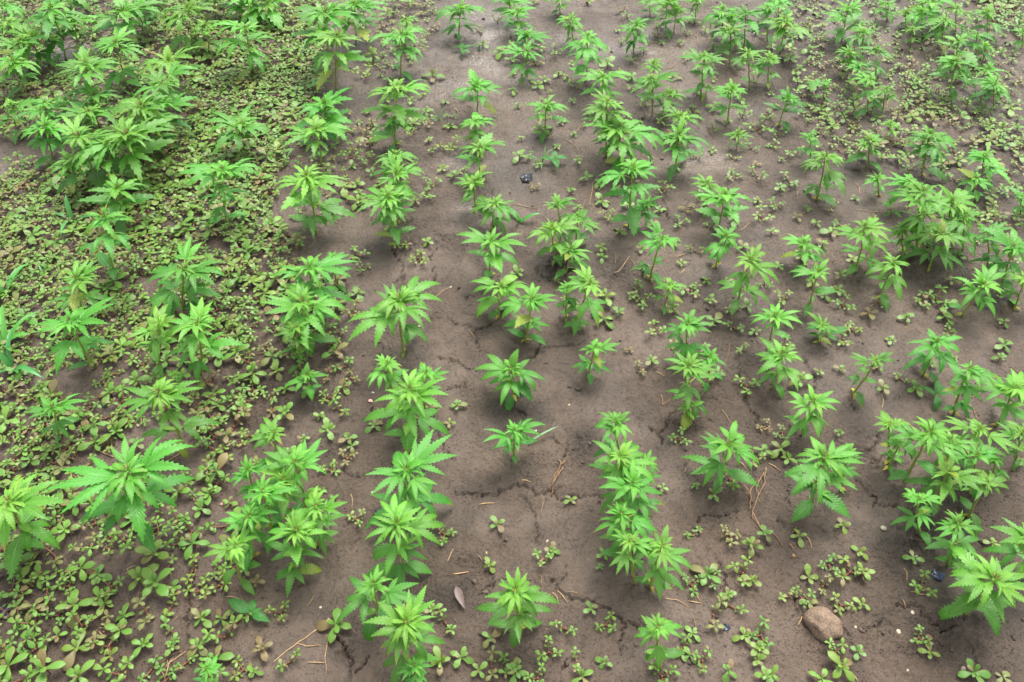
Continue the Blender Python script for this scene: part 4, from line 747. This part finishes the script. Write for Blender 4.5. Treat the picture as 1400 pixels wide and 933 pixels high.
tag(obj('fallen_grass', g.mesh('fallen_grass', [M_GRASS]), None, (x, y, gz(x, y)+.008), (0, 0, math.atan2(b-y, a-x)), 1, (.09, .2, .07, 1)), 'single grey-green grass blade lying out to the right of a small hemp', 'grass blade')
# broad-leaved seedlings
for px, py, leaves, lab in [(348, 848, [(2.7, .062), (1.7, .036), (-.35, .045), (.6, .025)], 'broadleaf weed with wet glossy leaves in the lower left'), (1278, 545, [(1.1, .05), (2.5, .045), (-2.0, .05), (.2, .03)], 'low broadleaf seedling left of the right-hand hemp clump'),
                            (632, 73, [(.4, .045), (1.7, .04), (2.9, .045), (-1.4, .05), (-.6, .04)], 'low leafy seedling on shiny mud below the topmost lone hemp'), (757, 225, [(.3, .05), (1.5, .045), (2.8, .05), (-1.3, .05)], 'low leafy seedling right of the thin grass tuft'), (1130, 462, [(.2, .06), (2.9, .06), (1.3, .04), (-1.2, .03)], 'flat two-leaved seedling below the right-middle hemp')]:
    x, y, t_ = ground_at(px, py); r = random.Random(px); t = bpy.data.objects.new('broadleaf_seedling', None); C.objects.link(t); t.location = (x, y, gz(x, y)); t.empty_display_size = .01; tag(t, lab, 'weed', 'broadleaf seedlings')
    g = Geo(); g.tube([(0, 0, -.006), (0, .001, .008), (0, 0, .016)], [.002, .0017, .0012], 6); obj('stem', g.mesh('stem', [M_STEM]), t)
    for a, s in leaves: obj('leaf', r.choice(LEAF_ME[1, True]), t, (0, 0, .014), (r.uniform(-.2, .2), -r.uniform(.1, .4), a), s, jig((.05, .22, .035), .1, r))
# crumbs of soil lying on the surface
mass = []; cr = random.Random(9); CR = [pebble_geo(1, .8, .6, i, .5, 5, 6) for i in range(5)]
for i in range(7600):
    y = .5+2.9*cr.random()**1.3; x = cr.uniform(-1, 1)*(1.1+.45*y)
    if perlin(np.array([x*3.]), np.array([y*3.]), 12)[0] < -.05 and cr.random() < .75: continue
    s = cr.uniform(.0009, .0024)*(1 if cr.random() < .92 else cr.uniform(1.8, 3.6))
    mass.append((cr.choice(CR), Matrix.Translation((x, y, gz(x, y)+s*.2)) @ Matrix.Rotation(cr.uniform(0, 6.28), 4, 'Z') @ Matrix.Scale(s, 4), (1, 1, 1, 1)))
tag(obj('soil_crumbs', combine(mass, 'soil_crumbs', [M_CRUMB])), 'loose crumbs of dark soil scattered over the mud', 'soil', None, 'stuff')
